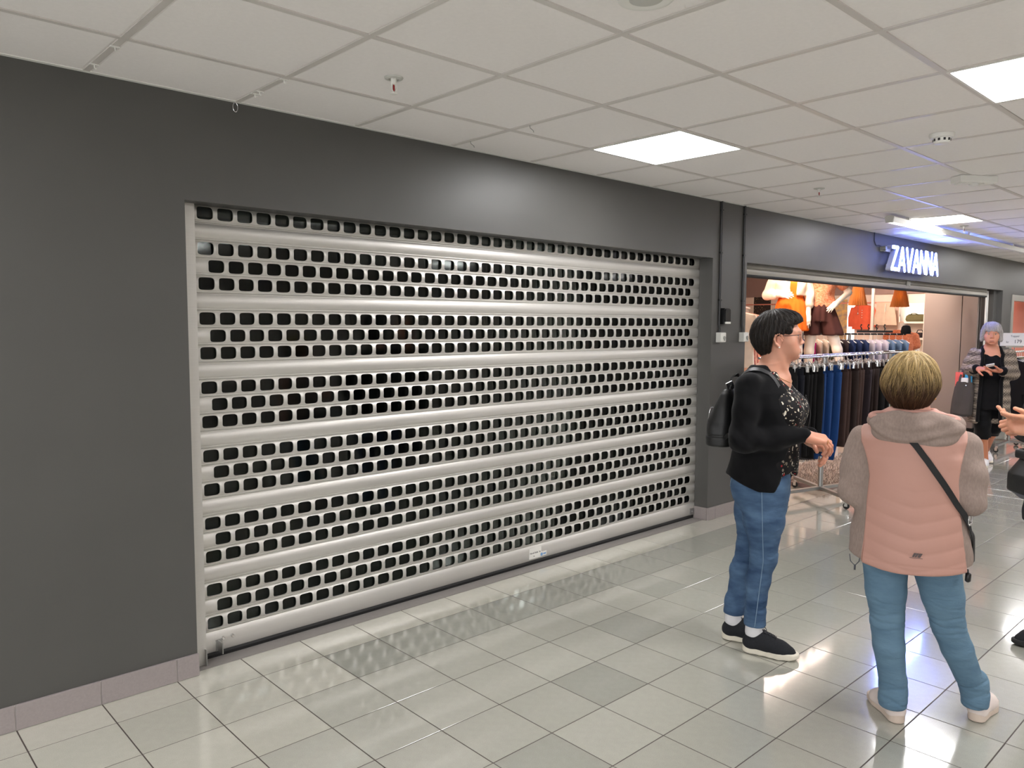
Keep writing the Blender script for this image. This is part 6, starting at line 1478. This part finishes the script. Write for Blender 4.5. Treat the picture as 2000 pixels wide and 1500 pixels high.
# goods on the side wall --------------------------------------------------------
fr_ = thing('wall_shirt', 'coral orange long-sleeved shirt pinned flat on the shop wall', 'shirt', (12.90, 2.02, 1.90), -PI/2)
mb = loft([(-.40, 0, 0, .17, .02), (-.2, 0, 0, .165, .03), (-.06, 0, 0, .17, .028), (-.015, 0, 0, .12, .02), (0, 0, 0, .06, .012)], 24, .003, 5); obj('torso', mb, CL['coral'], fr_, 'x')
for s in (-1, 1): obj('sleeve', loft([(-.36, s*.20, 0, .030, .018), (-.2, s*.195, 0, .038, .022), (-.04, s*.15, 0, .04, .02)], 14, .002, 6+s), CL['coral'], fr_, 'x')
for k in range(4): obj('button', MB().lathe([(.007,-.032),(.005,-.036)], (.0, 0, -.09-.04*k), 8, 'y'), M['white'], fr_)
sd_ = thing('shorts_display', 'sand-coloured shorts shown flat on the shop wall below the shelf rail', 'shorts', (12.74, 1.60, 1.93), -PI/2)
for s in (-1, 1): obj('leg', loft([(-.36, s*.085, 0, .10, .025), (-.2, s*.075, 0, .088, .025), (-.03, s*.06, 0, .07, .018)], 18, .003, 8+s), CL['sand'], sd_, 'x')
obj('waistband', MB().box(-.135, .135, -.018, .018, -.045, 0, .004), CL['sand'], sd_); obj('drawcord', MB().tube([(.01,-.03,-.03),(.015,-.032,-.1),(.01,-.032,-.15)], .004, 6), M['white'], sd_)
def poster(name, lab, y, z, w, h, m):
    t = thing(name, lab, 'poster', (12.965, y, z), -PI/2); obj('sheet', MB().box(-w/2, w/2, -.006, 0, -h/2, h/2), m, t); obj('frame', MB().box(-w/2-.012, -w/2, -.010, .004, -h/2, h/2).box(w/2, w/2+.012, -.010, .004, -h/2, h/2), M['shelf'], t)
mp_ = mat('dark_gold_speck_print', rgb(44, 32, 30), .6, var=.05); _n = mp_.node_tree; _tc = _n.nodes.new('ShaderNodeTexCoord'); _v = _n.nodes.new('ShaderNodeTexVoronoi'); _v.inputs['Scale'].default_value = 34; _l = _n.nodes.new('ShaderNodeMath'); _l.operation = 'LESS_THAN'; _l.inputs[1].default_value = .16; _x = _n.nodes.new('ShaderNodeMix'); _x.data_type = 'RGBA'; _x.inputs['A'].default_value = rgb(44, 32, 30); _x.inputs['B'].default_value = rgb(220, 190, 130)
_n.links.new(_tc.outputs['Object'], _v.inputs['Vector']); _n.links.new(_v.outputs['Distance'], _l.inputs[0]); _n.links.new(_l.outputs[0], _x.inputs['Factor']); _n.links.new(_x.outputs['Result'], _n.nodes['Principled BSDF'].inputs['Base Color'])
poster('dark_poster', 'tall dark poster with gold specks at the left of the shop wall', 3.86, 2.05, .34, 1.1, mp_)
poster('leaf_poster', 'grey poster with yellow leaf pattern beside the orange shirt', 2.42, 1.62, .24, .75, mat('yellow_leaf_print', rgb(142, 128, 128), .6, vscale=14, col2=rgb(236, 190, 104)))
M['lit_panel'] = emit('lit_niche_panel', (1, .90, .80, 1), 1.6)
ln_ = thing('light_strip', 'warm lit strip panel between the leaf poster and the orange shirt', 'light', (12.965, 2.235, 1.6), -PI/2); obj('diffuser', MB().box(-.06, .06, -.012, 0, -.45, .33, .002), M['lit_panel'], ln_); obj('frame', MB().box(-.066, .066, -.006, .004, -.46, .34), M['shelf'], ln_)
lb = thing('light_strip', 'warm lit back panel above the olive bag on the shelf', 'light', (12.94, 1.22, 1.78), -PI/2); obj('diffuser', MB().box(-.22, .22, -.012, 0, -.14, .13, .002), M['lit_panel'], lb); obj('frame', MB().box(-.225, .225, -.006, .004, -.145, .135), M['shelf'], lb)
hb = thing('folded_bag', 'olive folded bag lying on the upper shop shelf', 'bag', (12.76, 1.145, 1.626), 0)
K = Sdf(); K.tube([(.0, 0, 0, .07, .13), (.03, 0, 0, .085, .145), (.085, 0, 0, .08, .135), (.115, 0, 0, .06, .10)], .01, 'u', 3); v, f = K.mesh(.008); link('body', np_mesh('body', v, f), CL['olive'], hb); obj('strap', MB().tube([(-.06,-.06,.10),(-.08,-.02,.125),(-.08,.03,.125),(-.06,.07,.10)], .008, 8), CL['olive'], hb, 'all')
h2 = thing('small_bag', 'small dark bag with a handle on the lower shop shelf', 'bag', (12.74, 1.07, 1.376), 0)
K = Sdf(); K.tube([(.0, 0, 0, .05, .075), (.04, 0, 0, .06, .085), (.08, 0, 0, .05, .06)], .01, 'u', 3); v, f = K.mesh(.007); link('body', np_mesh('body', v, f), CL['plum'], h2); obj('handle', MB().tube([(0,-.05,.07),(0,-.03,.12),(0,.03,.12),(0,.05,.07)], .007, 8), CL['plum'], h2, 'all')
# rack with price card in front of the next unit ----------------------------------------------------
r4 = rack('clothes_rack', 'chrome rack with a price card at the right picture edge', [(11.30, -.55), (12.5, -.55)], [((10.85, -.55), (13.0, -.55))], [(-.5, .0), (0, .30), (0, -.30), (.4, 0)], 1.235, .016, .012)
for k, c in enumerate(('black', 'black', 'ink', 'black', 'olive', 'olive', 'black', 'beige', 'black')):
    hang(11.0+.085*k, -.55, 1.222, top_mesh(k+100, .20, .95, .03, .3), CL[c], 'dress', f'{c} garment, {ords[k]} from the left on the rack with the price card', 'garment', 'garments on the price-card rack', HG_WHITE, f'white hanger {ords[k]} from the left on the price-card rack')
pc = thing('price_card', 'cream price card reading 179 on top of the right-hand rack', 'sign', (11.14, -.60, 1.24), math.radians(-50))
obj('card', MB().box(-.17, .17, -.003, .003, .075, .235, .002), M['paper'], pc); obj('holder', MB().box(-.10, .10, -.006, .006, .055, .078).tube([(0,0,.06),(0,0,.0)], .005, 6), M['chrome'], pc)
text_mesh('Topper', .034, (0, -.0034, .195), (PI/2, 0, 0), m=M['ink'], parent=pc); text_mesh('kr', .036, (-.085, -.0034, .122), (PI/2, 0, 0), m=M['ink'], parent=pc); text_mesh('179', .062, (.035, -.0034, .127), (PI/2, 0, 0), m=M['ink'], parent=pc)
